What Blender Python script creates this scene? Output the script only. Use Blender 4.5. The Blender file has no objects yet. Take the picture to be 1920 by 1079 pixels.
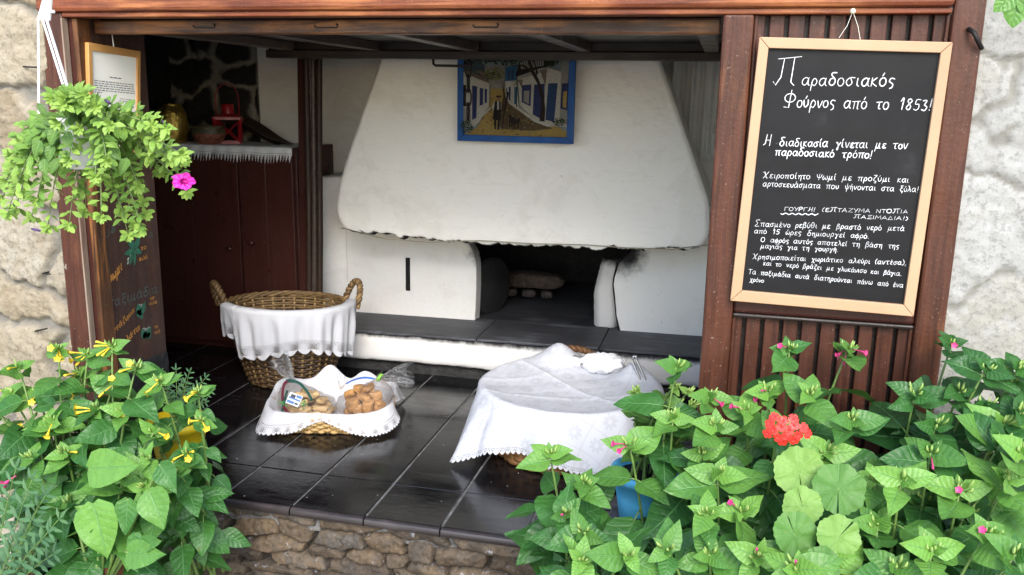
import bpy, bmesh, math, random
import numpy as np
from mathutils import Vector, Matrix, Quaternion
S = bpy.context.scene
COL = S.collection
random.seed(7); RNG = np.random.default_rng(11)
rad = math.radians

# ------------------------------------------------------------------ camera, world, light, exposure
F_PX, PITCH, YAW, ROLL = 1622.4, rad(12.40), rad(13.454), rad(1.0156)
EYE = Vector((0.62, -2.55, 1.806))
_f = Vector((-math.sin(YAW)*math.cos(PITCH), math.cos(YAW)*math.cos(PITCH), -math.sin(PITCH)))
_r = Vector((math.cos(YAW), math.sin(YAW), 0)); _u = _r.cross(_f)
CR = math.cos(ROLL)*_r + math.sin(ROLL)*_u
CU = -math.sin(ROLL)*_r + math.cos(ROLL)*_u
cam_d = bpy.data.cameras.new('camera'); cam = bpy.data.objects.new('camera', cam_d); COL.objects.link(cam)
cam_d.sensor_width = 36; cam_d.lens = F_PX/1920*36; cam_d.clip_start = .02; cam_d.clip_end = 500
Mx = Matrix((CR, CU, -_f)).transposed().to_4x4(); Mx.translation = EYE
cam.matrix_world = Mx; S.camera = cam

SUN_EL, SUN_AZ = rad(38), rad(-17)          # azimuth measured from -Y (the street side) towards -X
w = bpy.data.worlds.new('World'); S.world = w; w.use_nodes = True
nt = w.node_tree; bg = nt.nodes['Background']
sky = nt.nodes.new('ShaderNodeTexSky'); sky.sky_type = 'NISHITA'; sky.sun_disc = False
sky.sun_elevation = SUN_EL; sky.air_density = 1.0; sky.dust_density = 1.2; sky.ozone_density = 1.0
sdir = Vector((-math.sin(SUN_AZ)*math.cos(SUN_EL), -math.cos(SUN_AZ)*math.cos(SUN_EL), math.sin(SUN_EL)))
sky.sun_rotation = math.atan2(sdir.x, sdir.y)
nt.links.new(sky.outputs[0], bg.inputs[0]); bg.inputs[1].default_value = .135
sl = bpy.data.lights.new('sun', 'SUN'); sl.energy = 1.1; sl.angle = rad(26); sl.color = (1, .97, .92)
so = bpy.data.objects.new('sun', sl); COL.objects.link(so)
so.rotation_euler = (-sdir).to_track_quat('-Z', 'Y').to_euler()
S.view_settings.view_transform = 'Standard'; S.view_settings.look = 'None'
S.view_settings.gamma = 1; S.view_settings.exposure = 1.74

# ------------------------------------------------------------------ photo measurement -> world
def ray(px, py): return CR*((px-960)/F_PX) + CU*((540-py)/F_PX) + _f
def atY(px, py, Y):
    d = ray(px, py); return EYE + d*((Y-EYE.y)/d.y)
def atZ(px, py, Z):
    d = ray(px, py); return EYE + d*((Z-EYE.z)/d.z)
def px_of(p):
    q = Vector(p)-EYE; z = q.dot(_f); return 960+F_PX*q.dot(CR)/z, 540-F_PX*q.dot(CU)/z
def atX(px, py, X):
    d = ray(px, py); return EYE + d*((X-EYE.x)/d.x)

# ------------------------------------------------------------------ node helper
class NT:
    def __init__(s, name):
        s.m = bpy.data.materials.new(name); s.m.use_nodes = True
        s.t = s.m.node_tree; s.n = s.t.nodes; s.b = s.n['Principled BSDF']; s.out = s.n['Material Output']
        s._tc = None
    def put(s, sock, v):
        if v is None: return
        if isinstance(v, bpy.types.NodeSocket): s.t.links.new(v, sock)
        elif isinstance(v, (tuple, list)) and len(v) == 3 and sock.type == 'RGBA': sock.default_value = (*v, 1)
        else: sock.default_value = v
    def node(s, ty, outn=0, props=None, **ins):
        n = s.n.new(ty)
        for k, v in (props or {}).items(): setattr(n, k, v)
        for k, v in ins.items():
            key = int(k[1:]) if k[0] == 'i' and k[1:].isdigit() else k.replace('_', ' ')
            s.put(n.inputs[key], v)
        return n.outputs[outn]
    def obj(s):
        if s._tc is None: s._tc = s.n.new('ShaderNodeTexCoord')
        return s._tc.outputs['Object']
    def uv(s):
        o = s.n.new('ShaderNodeUVMap'); o.uv_map = 'UVMap'; return o.outputs[0]
    def mapv(s, scale, vec=None, rot=(0, 0, 0)):
        return s.node('ShaderNodeMapping', Vector=vec or s.obj(), Scale=scale, Rotation=rot)
    def noise(s, scale, detail=4, rough=.55, vec=None, dist=0, outn=0):
        return s.node('ShaderNodeTexNoise', outn, Vector=vec or s.obj(), Scale=scale, Detail=detail, Roughness=rough, Distortion=dist)
    def ramp(s, fac, stops, interp='LINEAR'):
        n = s.n.new('ShaderNodeValToRGB'); s.put(n.inputs[0], fac); e = n.color_ramp.elements
        n.color_ramp.interpolation = interp
        while len(e) < len(stops): e.new(.5)
        for el, (p, c) in zip(e, stops):
            el.position = p; el.color = (*c, 1) if isinstance(c, tuple) else (c, c, c, 1)
        return n.outputs[0]
    def mix(s, fac, a, b, mode='MIX'):
        n = s.n.new('ShaderNodeMix'); n.data_type = 'RGBA'; n.blend_type = mode
        s.put(n.inputs[0], fac); s.put(n.inputs[6], a); s.put(n.inputs[7], b); return n.outputs[2]
    def math(s, op, a, b=0., c=None, clamp=False):
        n = s.n.new('ShaderNodeMath'); n.operation = op; n.use_clamp = clamp
        s.put(n.inputs[0], a); s.put(n.inputs[1], b)
        if c is not None: s.put(n.inputs[2], c)
        return n.outputs[0]
    def attr(s, name):
        n = s.n.new('ShaderNodeAttribute'); n.attribute_name = name; return n.outputs['Fac']
    def xyz(s, vec):
        n = s.n.new('ShaderNodeSeparateXYZ'); s.put(n.inputs[0], vec); return n.outputs
    def sm(s, v, lo, hi):
        n = s.n.new('ShaderNodeMapRange'); n.interpolation_type = 'SMOOTHSTEP'
        s.put(n.inputs[0], v); n.inputs[1].default_value = lo; n.inputs[2].default_value = hi; return n.outputs[0]
    def bump(s, h, strength=.3, dist=.01):
        s.put(s.b.inputs['Normal'], s.node('ShaderNodeBump', Height=h, Strength=strength, Distance=dist))
    def set(s, **k):
        for a, v in k.items(): s.put(s.b.inputs[a.replace('_', ' ')], v)
        return s
    def alpha(s, a):
        s.put(s.b.inputs['Alpha'], a)

def simple(name, c1, c2=None, scale=20, rough=.6, bump=.2, bscale=None, stretch=(1, 1, 1), metal=0, spec=.5, bd=.004, coat=0):
    m = NT(name); v = m.mapv(stretch)
    n = m.noise(scale, 5, .6, v)
    c2 = c2 or tuple(x*.7 for x in c1)
    m.set(Base_Color=m.ramp(n, [(.3, c2), (.7, c1)]), Metallic=metal, Specular_IOR_Level=spec, Coat_Weight=coat)
    m.set(Roughness=m.ramp(m.noise(scale*1.7, 3, .6, v), [(.3, max(0, rough-.1)), (.7, min(1, rough+.1))]))
    if bump: m.bump(m.noise(bscale or scale*3, 5, .6, v), bump, bd)
    return m.m

def wood(name, c_dark, c_mid, c_worn, axis='z', rough=.38, worn=.62, bump=.35, scale=1.0):
    m = NT(name)
    st = {'z': (18, 18, 1.3), 'x': (1.3, 18, 18), 'y': (18, 1.3, 18)}[axis]
    v = m.mapv(tuple(a*scale for a in st))
    grain = m.noise(2.2, 6, .65, v, .6)
    big = m.noise(3.0, 4, .6)
    c = m.mix(m.sm(grain, .3, .7), c_dark, c_mid)
    c = m.mix(m.math('MULTIPLY', m.sm(big, worn-.1, worn+.12), m.sm(grain, .35, .65)), c, c_worn)
    spk = m.sm(m.noise(160, 2, .5), .70, .74)
    c = m.mix(m.math('MULTIPLY', spk, .5), c, (.35, .27, .21))
    m.set(Base_Color=c, Roughness=m.ramp(m.noise(9, 4), [(.3, rough-.1), (.7, rough+.14)]), Specular_IOR_Level=.32)
    m.bump(m.math('ADD', grain, m.math('MULTIPLY', m.noise(90, 3), .6)), bump, .004)
    return m.m

def plaster(name, c=(.78, .76, .72), stain=(.55, .47, .36), st=.68, rough=.85, bump=.35):
    m = NT(name)
    big = m.noise(2.4, 5, .6); fine = m.noise(28, 5, .6); mid = m.noise(9, 4)
    col = m.mix(m.math('MULTIPLY', m.sm(big, st-.12, st+.12), .5), c, stain)
    col = m.mix(m.math('MULTIPLY', m.sm(m.noise(55, 3), .70, .76), .45), col, (.3, .26, .22))
    brush = m.noise(7, 5, .7, m.mapv((1.2, 1, 5.5), rot=(0, .25, 0)), 1.0); patch = m.noise(3.6, 6, .7, None, .8)
    col = m.mix(m.math('MULTIPLY', m.sm(brush, .5, .72), .22), col, tuple(x*.74 for x in c))
    col = m.mix(m.math('MULTIPLY', m.sm(patch, .50, .60), .20), col, (.60, .55, .46))
    crack = m.math('ABSOLUTE', m.math('SUBTRACT', m.noise(2.6, 4, .6, None, .6), .5))
    col = m.mix(m.math('MULTIPLY', m.math('SUBTRACT', 1., m.sm(crack, .0004, .0018)), .10), col, (.25, .22, .18))
    soot = m.attr('soot')
    col = m.mix(m.math('MULTIPLY', m.sm(m.math('ADD', soot, m.math('MULTIPLY', m.math('SUBTRACT', m.noise(30, 5, .7), .5), .9)), .35, .75), 1), col, (.012, .011, .011))
    m.set(Base_Color=col, Roughness=rough, Specular_IOR_Level=.3)
    m.bump(m.math('ADD', m.math('ADD', m.math('MULTIPLY', mid, 1.2), m.math('MULTIPLY', brush, 1.3)), fine), bump, .008)
    return m.m

# ------------------------------------------------------------------ mesh helpers
class MB:
    def __init__(s): s.v = []; s.f = []; s.uv = []; s.mi = []; s.at = {}; s.hasuv = False
    def add(s, verts, faces, uvs=None, mi=0, **at):
        o = len(s.v); s.v += [tuple(x) for x in verts]
        for i, f in enumerate(faces):
            s.f.append(tuple(o+k for k in f)); s.mi.append(mi)
            s.uv.append([uvs[k] for k in f] if uvs is not None else [(0, 0)]*len(f))
        if uvs is not None: s.hasuv = True
        for k, val in at.items():
            L = s.at.setdefault(k, [0.]*o); L += [0.]*(o-len(L))
            L += list(val) if hasattr(val, '__len__') else [val]*len(verts)
    def box(s, lo, hi, mi=0, **at):
        x0, y0, z0 = lo; x1, y1, z1 = hi
        s.add([(x0, y0, z0), (x1, y0, z0), (x1, y1, z0), (x0, y1, z0), (x0, y0, z1), (x1, y0, z1), (x1, y1, z1), (x0, y1, z1)],
              [(0, 3, 2, 1), (4, 5, 6, 7), (0, 1, 5, 4), (1, 2, 6, 5), (2, 3, 7, 6), (3, 0, 4, 7)], None, mi, **at)
    def obox(s, c, ax, ay, az, mi=0, **at):     # centre + three half-axis vectors
        c, ax, ay, az = map(Vector, (c, ax, ay, az))
        P = [c+i*ax+j*ay+k*az for k in (-1, 1) for i, j in ((-1, -1), (1, -1), (1, 1), (-1, 1))]
        s.add(P, [(0, 3, 2, 1), (4, 5, 6, 7), (0, 1, 5, 4), (1, 2, 6, 5), (2, 3, 7, 6), (3, 0, 4, 7)], None, mi, **at)
    def prism(s, pts, d, mi=0, **at):           # planar outline extruded by vector d
        d = Vector(d); n = len(pts); P = [Vector(p) for p in pts]
        s.add(P+[p+d for p in P], [tuple(range(n))[::-1], tuple(range(n, 2*n))]+[(i, (i+1) % n, n+(i+1) % n, n+i) for i in range(n)], None, mi, **at)
    def tube(s, pts, r, n=6, closed=False, mi=0, cap=True, **at):
        P = [Vector(p) for p in pts]; m = len(P)
        rr = r if hasattr(r, '__len__') else [r]*m
        ref = None; V = []
        for i in range(m):
            a = P[(i-1) % m] if (closed or i > 0) else P[i]; b = P[(i+1) % m] if (closed or i < m-1) else P[i]
            t = (b-a).normalized() if (b-a).length > 1e-9 else Vector((0, 0, 1))
            if ref is None: ref = t.orthogonal().normalized()
            ref = (ref - t*ref.dot(t)); ref = ref.normalized() if ref.length > 1e-6 else t.orthogonal().normalized()
            b2 = t.cross(ref)
            for k in range(n):
                a_ = 2*math.pi*k/n; V.append(P[i]+(ref*math.cos(a_)+b2*math.sin(a_))*rr[i])
        Fc = []
        for i in range(m if closed else m-1):
            for k in range(n):
                j = (i+1) % m; Fc.append((i*n+k, i*n+(k+1) % n, j*n+(k+1) % n, j*n+k))
        if cap and not closed: Fc += [tuple(range(n))[::-1], tuple((m-1)*n+k for k in range(n))]
        s.add(V, Fc, None, mi, **at)
    def lathe(s, prof, c=(0, 0, 0), n=32, mi=0, axis=None, **at):
        c = Vector(c); V = []; Fc = []; q = Vector((0, 0, 1)).rotation_difference(Vector(axis)) if axis else None
        for r, z in prof:
            for k in range(n):
                p = Vector((r*math.cos(2*math.pi*k/n), r*math.sin(2*math.pi*k/n), z)); V.append(c+(q @ p if q else p))
        for i in range(len(prof)-1):
            for k in range(n): Fc.append((i*n+k, i*n+(k+1) % n, (i+1)*n+(k+1) % n, (i+1)*n+k))
        s.add(V, Fc, None, mi, **at)
    def grid(s, P, uvs=None, mi=0, closed_u=False, **at):   # P[j][i]
        nj, ni = len(P), len(P[0]); Fc = []
        for j in range(nj-1):
            for i in range(ni if closed_u else ni-1): Fc.append((j*ni+i, j*ni+(i+1) % ni, (j+1)*ni+(i+1) % ni, (j+1)*ni+i))
        s.add([p for r in P for p in r], Fc, [q for r in uvs for q in r] if uvs else None, mi, **at)
    def build(s, name, mats, parent=None, smooth=False, bevel=0, loc=None):
        me = bpy.data.meshes.new(name); org = Vector(loc) if loc is not None else None
        vv = [tuple(Vector(p)-org) for p in s.v] if org is not None else s.v
        me.from_pydata(vv, [], s.f); me.update()
        for m in (mats if isinstance(mats, (list, tuple)) else [mats]): me.materials.append(m)
        me.polygons.foreach_set('material_index', s.mi)
        if s.hasuv:
            u = me.uv_layers.new(name='UVMap'); u.data.foreach_set('uv', [c for f in s.uv for p in f for c in p])
        for k, L in s.at.items():
            L += [0.]*(len(s.v)-len(L)); a = me.attributes.new(k, 'FLOAT', 'POINT'); a.data.foreach_set('value', L)
        if smooth: me.polygons.foreach_set('use_smooth', [True]*len(s.f))
        o = bpy.data.objects.new(name, me); COL.objects.link(o)
        if org is not None: o.location = org
        if bevel:
            b = o.modifiers.new('bevel', 'BEVEL'); b.width = bevel; b.segments = 2; b.limit_method = 'ANGLE'; b.angle_limit = rad(40)
        if parent is not None:
            o.parent = parent; o.matrix_parent_inverse = Matrix.Translation(-Vector(parent.location))
        return o

def tag(o, label=None, cat=None, group=None, kind=None):
    if label: o['label'] = label
    if cat: o['category'] = cat
    if group: o['group'] = group
    if kind: o['kind'] = kind
    return o
def thing(name, loc, label, cat, group=None):
    o = bpy.data.objects.new(name, None); COL.objects.link(o); o.location = loc; o.empty_display_size = .05
    return tag(o, label, cat, group)

# smooth value noise in numpy
def vnoise(x, y, seed=0):
    xi = np.floor(x).astype(int); yi = np.floor(y).astype(int); xf = x-xi; yf = y-yi
    def h(a, b):
        n = (a*374761393 + b*668265263 + seed*1442695041) & 0xffffffff
        n = ((n ^ (n >> 13))*1274126177) & 0xffffffff
        return ((n ^ (n >> 16)) & 0xffff)/65535.
    u = xf*xf*(3-2*xf); v = yf*yf*(3-2*yf)
    return (h(xi, yi)*(1-u)+h(xi+1, yi)*u)*(1-v)+(h(xi, yi+1)*(1-u)+h(xi+1, yi+1)*u)*v
def fbm(x, y, seed=0, o=4):
    t = 0; a = .5
    for i in range(o): t = t+a*vnoise(x*2**i, y*2**i, seed+i*17); a *= .5
    return t
_H = [random.Random(99).random() for _ in range(1)]; _rt = random.Random(99); _H = [_rt.random() for _ in range(4096)]
def n1(x, seed=0, o=4):      # scalar noise along a line
    t = 0.; a = .5; x = float(x)
    for i in range(o):
        k = math.floor(x); f = x-k; f = f*f*(3-2*f); s = (seed+i*17)*131
        t += a*(_H[(k*7+s) & 4095]*(1-f)+_H[((k+1)*7+s) & 4095]*f); a *= .5; x *= 2
    return t-.47
def sstep(a, b, x): t = np.clip((x-a)/(b-a), 0, 1); return t*t*(3-2*t)

def stone_sheet(name, mat, org, ux, uz, W, H, res, du, dv, depth, seed, label, cat, mort=.16, rough=.01, coursed=True, edge_fn=None, parent=None):
    """a rubble wall face: W along ux, H along uz, stones bulge along the outward normal"""
    nu, nv = int(W/res)+1, int(H/res)+1
    g = np.random.default_rng(seed)
    U, V = np.meshgrid(np.linspace(0, W, nu), np.linspace(0, H, nv))
    wu = U+(fbm(U*7, V*7, seed)-.47)*.10*du/.2; wv = V+(fbm(U*7, V*7, seed+5)-.47)*.10*dv/.12
    sites = []; z = -dv*.5; k = 0
    while z < H+dv:
        hh = dv*g.uniform(.6, 1.45); x = -du*g.uniform(.2, 1.2)
        while x < W+du:
            ww = du*g.uniform(.5, 1.6); sites.append((x+ww/2, z+hh/2+g.uniform(-.25, .25)*hh, ww, hh)); x += ww
        z += hh; k += 1
    sites = np.array(sites)
    F1 = np.full(U.shape, 1e9); F2 = F1.copy(); I = np.zeros(U.shape, int)
    for i, (sx, sz, ww, hh) in enumerate(sites):
        d = (np.abs((wu-sx)/ww*2)**2.6+np.abs((wv-sz)/hh*2)**2.6)**(1/2.6)
        lt = d < F1; F2 = np.where(lt, F1, np.minimum(F2, d)); F1 = np.where(lt, d, F1); I = np.where(lt, i, I)
    e = F2-F1
    m = sstep(mort*.35, mort*1.6, e)
    rnd = g.random(len(sites)); rh = g.uniform(.45, 1.2, len(sites)); tx = g.uniform(-1, 1, len(sites)); tz = g.uniform(-1, 1, len(sites))
    bulge = np.sqrt(np.clip(e/1.2, 0, 1))
    h = depth*(m*(rh[I]*.65+.25*bulge)+m*(tx[I]*(wu-sites[I, 0])/du+tz[I]*(wv-sites[I, 1])/dv)*.35)
    h = h+rough*(fbm(U*22, V*22, seed+9)-.47)*2+rough*1.2*(fbm(U*60, V*60, seed+19, 3)-.44)+rough*1.6*(fbm(U*8, V*8, seed+3)-.47)
    ux, uz = Vector(ux), Vector(uz); n = ux.cross(uz); org = Vector(org)
    if edge_fn is not None: h = h+edge_fn(U, V)
    P = np.array(org)[None, None]+U[..., None]*np.array(ux)+V[..., None]*np.array(uz)+h[..., None]*np.array(n)
    mb = MB(); Fc = []
    for j in range(nv-1):
        b = j*nu
        Fc += [(b+i, b+i+1, b+nu+i+1, b+nu+i) for i in range(nu-1)]
    mb.add(P.reshape(-1, 3).tolist(), Fc, None, 0, mort=m.ravel().tolist(), sid=rnd[I].ravel().tolist())
    # closed back, 6 cm behind
    o4 = [org, org+ux*W, org+ux*W+uz*H, org+uz*H]; o4 = [p-n*.06 for p in o4]
    base = len(mb.v); mb.add(o4, [(3, 2, 1, 0)], None, 0, mort=0., sid=.5)
    top = (nv-1)*nu
    rims = [(list(range(nu)), (0, 1)), ([top+i for i in range(nu)], (3, 2)), ([j*nu for j in range(nv)], (0, 3)), ([j*nu+nu-1 for j in range(nv)], (1, 2))]
    for q, (rim, (a, b)) in enumerate(rims):
        f = tuple(rim)+(base+b, base+a)
        mb.f.append(f if q in (2, 1) else f[::-1]); mb.mi.append(0); mb.uv.append([(0, 0)]*len(f))
    o = mb.build(name, mat, parent, smooth=False)
    for p in o.data.polygons[:len(Fc)]: p.use_smooth = True
    return tag(o, label, cat) if label else o

def stone_mat(name, cols, mortar, rough=.8, flecks=0., bump=.5):
    m = NT(name)
    sid = m.attr('sid'); mo = m.attr('mort')
    n = m.noise(14, 6, .65); f = m.noise(70, 5, .65); b = m.noise(5, 4)
    stops = [(i/(len(cols)-1), c) for i, c in enumerate(cols)]
    base = m.ramp(m.math('ADD', sid, m.math('MULTIPLY', m.math('SUBTRACT', n, .5), .9)), stops)
    base = m.mix(m.math('MULTIPLY', m.sm(f, .48, .68), .55), base, tuple(x*.45 for x in cols[0]))
    base = m.mix(m.math('MULTIPLY', m.sm(b, .55, .75), .4), base, tuple(min(1, x*1.5) for x in cols[-1]))
    base = m.mix(m.math('MULTIPLY', m.sm(m.noise(40, 4, .7), .62, .7), flecks), base, (.42, .44, .5))  # pale blue-grey flecks mixed in by noise
    mc = m.mix(n, mortar, tuple(x*.55 for x in mortar))
    m.set(Base_Color=m.mix(mo, mc, base), Roughness=rough, Specular_IOR_Level=.4)
    m.bump(m.math('ADD', m.math('MULTIPLY', n, 1.5), f), bump, .012)
    return m.m

# ------------------------------------------------------------------ materials
M = {}
M['frame_v'] = wood('red_brown_varnish_upright', (.042, .014, .008), (.095, .032, .017), (.20, .075, .028), 'z')
M['frame_h'] = wood('red_brown_varnish_beam', (.10, .026, .011), (.23, .062, .025), (.38, .14, .05), 'x', worn=.52)
M['plank'] = wood('plank_varnish', (.040, .014, .009), (.085, .029, .017), (.14, .05, .024), 'z', worn=.6)
M['cup'] = wood('cupboard_paint', (.046, .014, .011), (.058, .018, .013), (.07, .024, .016), 'z', rough=.36, bump=.05)
M['side'] = wood('painted_board', (.030, .013, .010), (.055, .023, .015), (.14, .05, .02), 'z', rough=.45, worn=.66)
M['shut'] = wood('shutter_wood', (.034, .014, .007), (.095, .036, .013), (.27, .105, .028), 'x', worn=.45)
M['shutz'] = wood('worn_jamb_wood', (.034, .014, .007), (.11, .042, .014), (.27, .105, .028), 'z', worn=.45)
M['shutd'] = wood('shutter_dark_wood', (.016, .011, .010), (.036, .025, .021), (.07, .045, .033), 'x')
M['shuty'] = wood('shutter_joist_wood', (.045, .032, .028), (.085, .06, .048), (.15, .09, .06), 'y')
M['pole'] = wood('smoky_pole_wood', (.018, .010, .007), (.045, .024, .014), (.20, .11, .055), 'z', rough=.5, worn=.66)
M['iron'] = simple('black_iron', (.03, .028, .026), scale=40, rough=.5, metal=.7)
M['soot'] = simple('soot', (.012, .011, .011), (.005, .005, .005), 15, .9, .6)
M['plaster'] = plaster('whitewash', (.84, .81, .76))
M['hood'] = plaster('hood_whitewash', (.84, .81, .75), (.62, .54, .42), .66)

def oven_soot(m):
    x, y, z = m.xyz(m.obj())
    dx = m.math('MAXIMUM', m.math('SUBTRACT', m.math('ABSOLUTE', m.math('ADD', x, .20)), .38), 0.)
    dz = m.math('MAXIMUM', m.math('SUBTRACT', 1.02, z), 0.)
    d = m.math('SQRT', m.math('ADD', m.math('MULTIPLY', dx, dx), m.math('MULTIPLY', m.math('MULTIPLY', dz, dz), 1.)))
    return m.math('SUBTRACT', 1.05, m.math('MULTIPLY', d, 6.))
def ledge_soot(m):
    x, y, z = m.xyz(m.obj())
    t = m.sm(z, .555, .618); b = m.math('SUBTRACT', 1., m.sm(z, .445, .495))
    return m.math('MAXIMUM', m.math('MULTIPLY', t, .95), b)
def plaster2(name, fn, c=(.78, .76, .73)):
    m = NT(name); n = m.noise(26, 5, .6); mid = m.noise(8, 4)
    so = m.math('ADD', fn(m), m.math('MULTIPLY', m.math('SUBTRACT', m.noise(24, 6, .62), .5), .7))
    col = m.mix(m.math('MULTIPLY', m.sm(mid, .5, .75), .25), c, (.62, .57, .50))
    col = m.mix(m.math('MULTIPLY', m.sm(m.noise(60, 3), .70, .76), .5), col, (.25, .22, .2))
    col = m.mix(m.sm(so, .30, .95), col, (.02, .019, .02))
    m.set(Base_Color=col, Roughness=.85, Specular_IOR_Level=.3)
    m.bump(m.math('ADD', m.math('MULTIPLY', mid, 1.3), n), .4, .006); return m.m
M['oven'] = plaster2('oven_whitewash', oven_soot, (.82, .795, .75))
M['ledge'] = plaster2('ledge_whitewash', ledge_soot)

def slate_mat(name, c=(.005, .005, .006), c2=(.014, .0145, .017), rough=.15, streak='x', crumbs=True, bump=.2):
    m = NT(name); v = m.mapv((2, 14, 14) if streak == 'x' else (14, 2, 14))
    a = m.noise(2.2, 6, .65, v, .5); b = m.noise(5, 5, .6)
    col = m.mix(m.sm(m.math('ADD', m.math('MULTIPLY', a, .6), m.math('MULTIPLY', b, .5)), .52, .78), c, c2)
    sc = m.sm(m.noise(30, 5, .75, m.mapv((1, .35, 1), rot=(0, 0, .5))), .66, .74)
    col = m.mix(m.math('MULTIPLY', sc, .45), col, (.09, .09, .095))
    if crumbs: col = m.mix(m.sm(m.noise(60, 1, .4), .775, .80), col, (.5, .47, .42))
    m.set(Base_Color=col, Roughness=m.ramp(m.math('ADD', m.math('MULTIPLY', b, .6), m.math('MULTIPLY', a, .4)), [(.35, rough-.1), (.65, rough+.16)]), Specular_IOR_Level=.6)
    m.bump(m.math('ADD', m.math('MULTIPLY', a, .35), m.math('ADD', m.math('MULTIPLY', b, .8), m.math('MULTIPLY', m.noise(45, 4), .5))), bump, .004); return m.m
M['tile'] = slate_mat('black_floor_tile')
M['grout'] = simple('pale_grout', (.20, .195, .19), (.04, .038, .038), 30, .8, .5)
M['slate'] = slate_mat('sooty_slate', (.045, .046, .052), (.16, .167, .185), .6, crumbs=False, bump=.5)
M['ground'] = simple('street_paving', (.30, .28, .25), (.2, .185, .165), 4, .85, .4, 30)
M['stone_l'] = stone_mat('beige_rubble', [(.245, .195, .125), (.35, .30, .215), (.28, .235, .165), (.37, .34, .275)], (.215, .20, .17))
M['stone_r'] = stone_mat('whitewashed_rubble', [(.27, .262, .235), (.345, .34, .32), (.30, .285, .24), (.37, .365, .35)], (.26, .25, .215), bump=.28)
M['stone_b'] = stone_mat('brown_bench_rubble', [(.045, .034, .025), (.105, .075, .048), (.065, .053, .042), (.145, .10, .058), (.09, .078, .066)], (.026, .02, .015), rough=.62, flecks=.55, bump=.6)
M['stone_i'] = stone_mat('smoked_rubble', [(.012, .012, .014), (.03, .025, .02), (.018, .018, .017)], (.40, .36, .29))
M['pinecert'] = simple('honey_pine', (.52, .27, .08), (.42, .2, .06), 8, .4, .1)
M['chalk'] = simple('white_chalk_ink', (.88, .88, .88), (.50, .50, .51), 60, .7, 0)
M['paper'] = simple('cream_paper', (.86, .83, .74), (.82, .79, .7), 5, .6, 0)
M['ink'] = simple('grey_print', (.16, .16, .16), rough=.7, bump=0)

# ------------------------------------------------------------------ setting
g = MB(); g.box((-40, -40, -.3), (40, 6, 0)); tag(g.build('ground', M['ground']), kind='structure')

# ------------------------------------------------------------------ outside walls
stone_sheet('stone_wall', M['stone_l'], (-3.2, -.0, 0), (1, 0, 0), (0, 0, 1), 1.615, 2.9, .0085, .30, .22, .032, 3,
            'beige rubble stone wall with pale mortar at the left of the wooden opening', 'wall', mort=.24, rough=.012)
stone_sheet('stone_wall', M['stone_r'], (1.24, .0, 0), (1, 0, 0), (0, 0, 1), 1.9, 2.9, .0085, .55, .36, .014, 8,
            'whitewashed grey stone wall at the right of the chalkboard panel', 'wall', mort=.12, rough=.006)
ww = MB(); ww.box((-1.6, .02, 2.31), (1.24, .3, 2.9)); tag(ww.build('sky_block_wall', M['plaster']), 'unseen plastered wall above the wooden beam, added to block the sky', 'wall')  # out of frame, added to keep the sky out above the beam

# ------------------------------------------------------------------ counter: tiled top on a rubble base
ct = thing('stone_counter', (-.6, 0, 0), 'low stone counter topped with glossy black tiles in front of the oven', 'counter')
stone_sheet('rubble_base', M['stone_b'], (-2.0, .03, 0), (1, 0, 0), (0, 0, 1), 3.24, .372, .0052, .17, .058, .05, 21, None, None, mort=.15, rough=.010, parent=ct)
gm = MB(); gm.box((-2.6, .0, .352), (.85, 1.7, .3955)); gm.box((-2.6, .012, .30), (.85, .0305, .352)); gm.build('grout_bed', M['grout'], ct)
tl = MB(); xs = [-2.726, -2.444, -2.162, -1.88, -1.598, -1.316, -1.035, -.762, -.487, -.214, .072, .354, .636, .9]
ys = [[-.022, .245, 1.7]]
for i in range(len(xs)-1):
    Y = ys[0]
    for j in range(2):
        gp = .0040 + .0020*random.random(); dz = random.uniform(-.0012, .0012)
        tl.box((xs[i]+gp, Y[j]+(.0004 if j else 0), .362), (xs[i+1]-gp, Y[j+1]-.0004, .4+dz))
tl.build('tile_top', M['tile'], ct, bevel=.003)
ns = MB()
for i in range(len(xs)-1):
    gp = .003; P = []
    for k in range(9):
        a = math.pi*(.5+k/8); P.append((.017*math.cos(a)-.022, .382+.017*math.sin(a)))
    P += [(-.0225, .366), (-.0225, .398)]
    ns.prism([(xs[i]+gp, y, z) for y, z in P], (xs[i+1]-xs[i]-2*gp, 0, 0))
ns.build('nosing', slate_mat('worn_nosing', (.022, .016, .016), (.07, .055, .055), .42, crumbs=False), ct, smooth=False)

# ------------------------------------------------------------------ timber frontage
fr = thing('timber_frontage', (-.2, 0, .4), 'red brown varnished wooden frame with grooved panel around the oven opening', 'wooden frame')
def part(name, boxes, mat, par, bevel=.006):
    mb = MB()
    for lo, hi in boxes: mb.box(lo, hi)
    return mb.build(name, mat, par, bevel=bevel)
part('beam', [((-1.60, -.045, 2.052), (1.168, .05, 2.31))], M['frame_h'], fr, .012)
part('beam_lip', [((-1.513, -.03, 2.036), (1.166, .04, 2.0515))], M['frame_h'], fr, .004)
part('post', [((.594, -.035, .4), (.676, .06, 2.0355))], M['frame_v'], fr, .008)
part('post', [((-1.60, -.03, .3), (-1.513, .06, 2.051))], M['frame_v'], fr, .007)
part('jamb_strip', [((-1.5125, -.005, .4), (-1.4935, .05, 2.035))], M['cup'], fr, .003)
part('jamb_strip', [((-1.493, -.012, .4), (-1.472, .05, 2.035))], M['shutz'], fr, .004)
part('worn_edge', [((-1.5165, -.034, .4), (-1.5105, -.0065, 2.034))], simple('worn_pale_wood', (.34, .26, .19), (.16, .09, .06), 40, .6, .3, stretch=(1, 1, .1)), fr, .002)
part('stile', [((1.1685, -.03, .2), (1.245, .06, 2.31))], M['frame_v'], fr, .008)
part('rail', [((.6765, -.018, 1.205), (1.168, .05, 1.275))], M['cup'], fr, .008)
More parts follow.
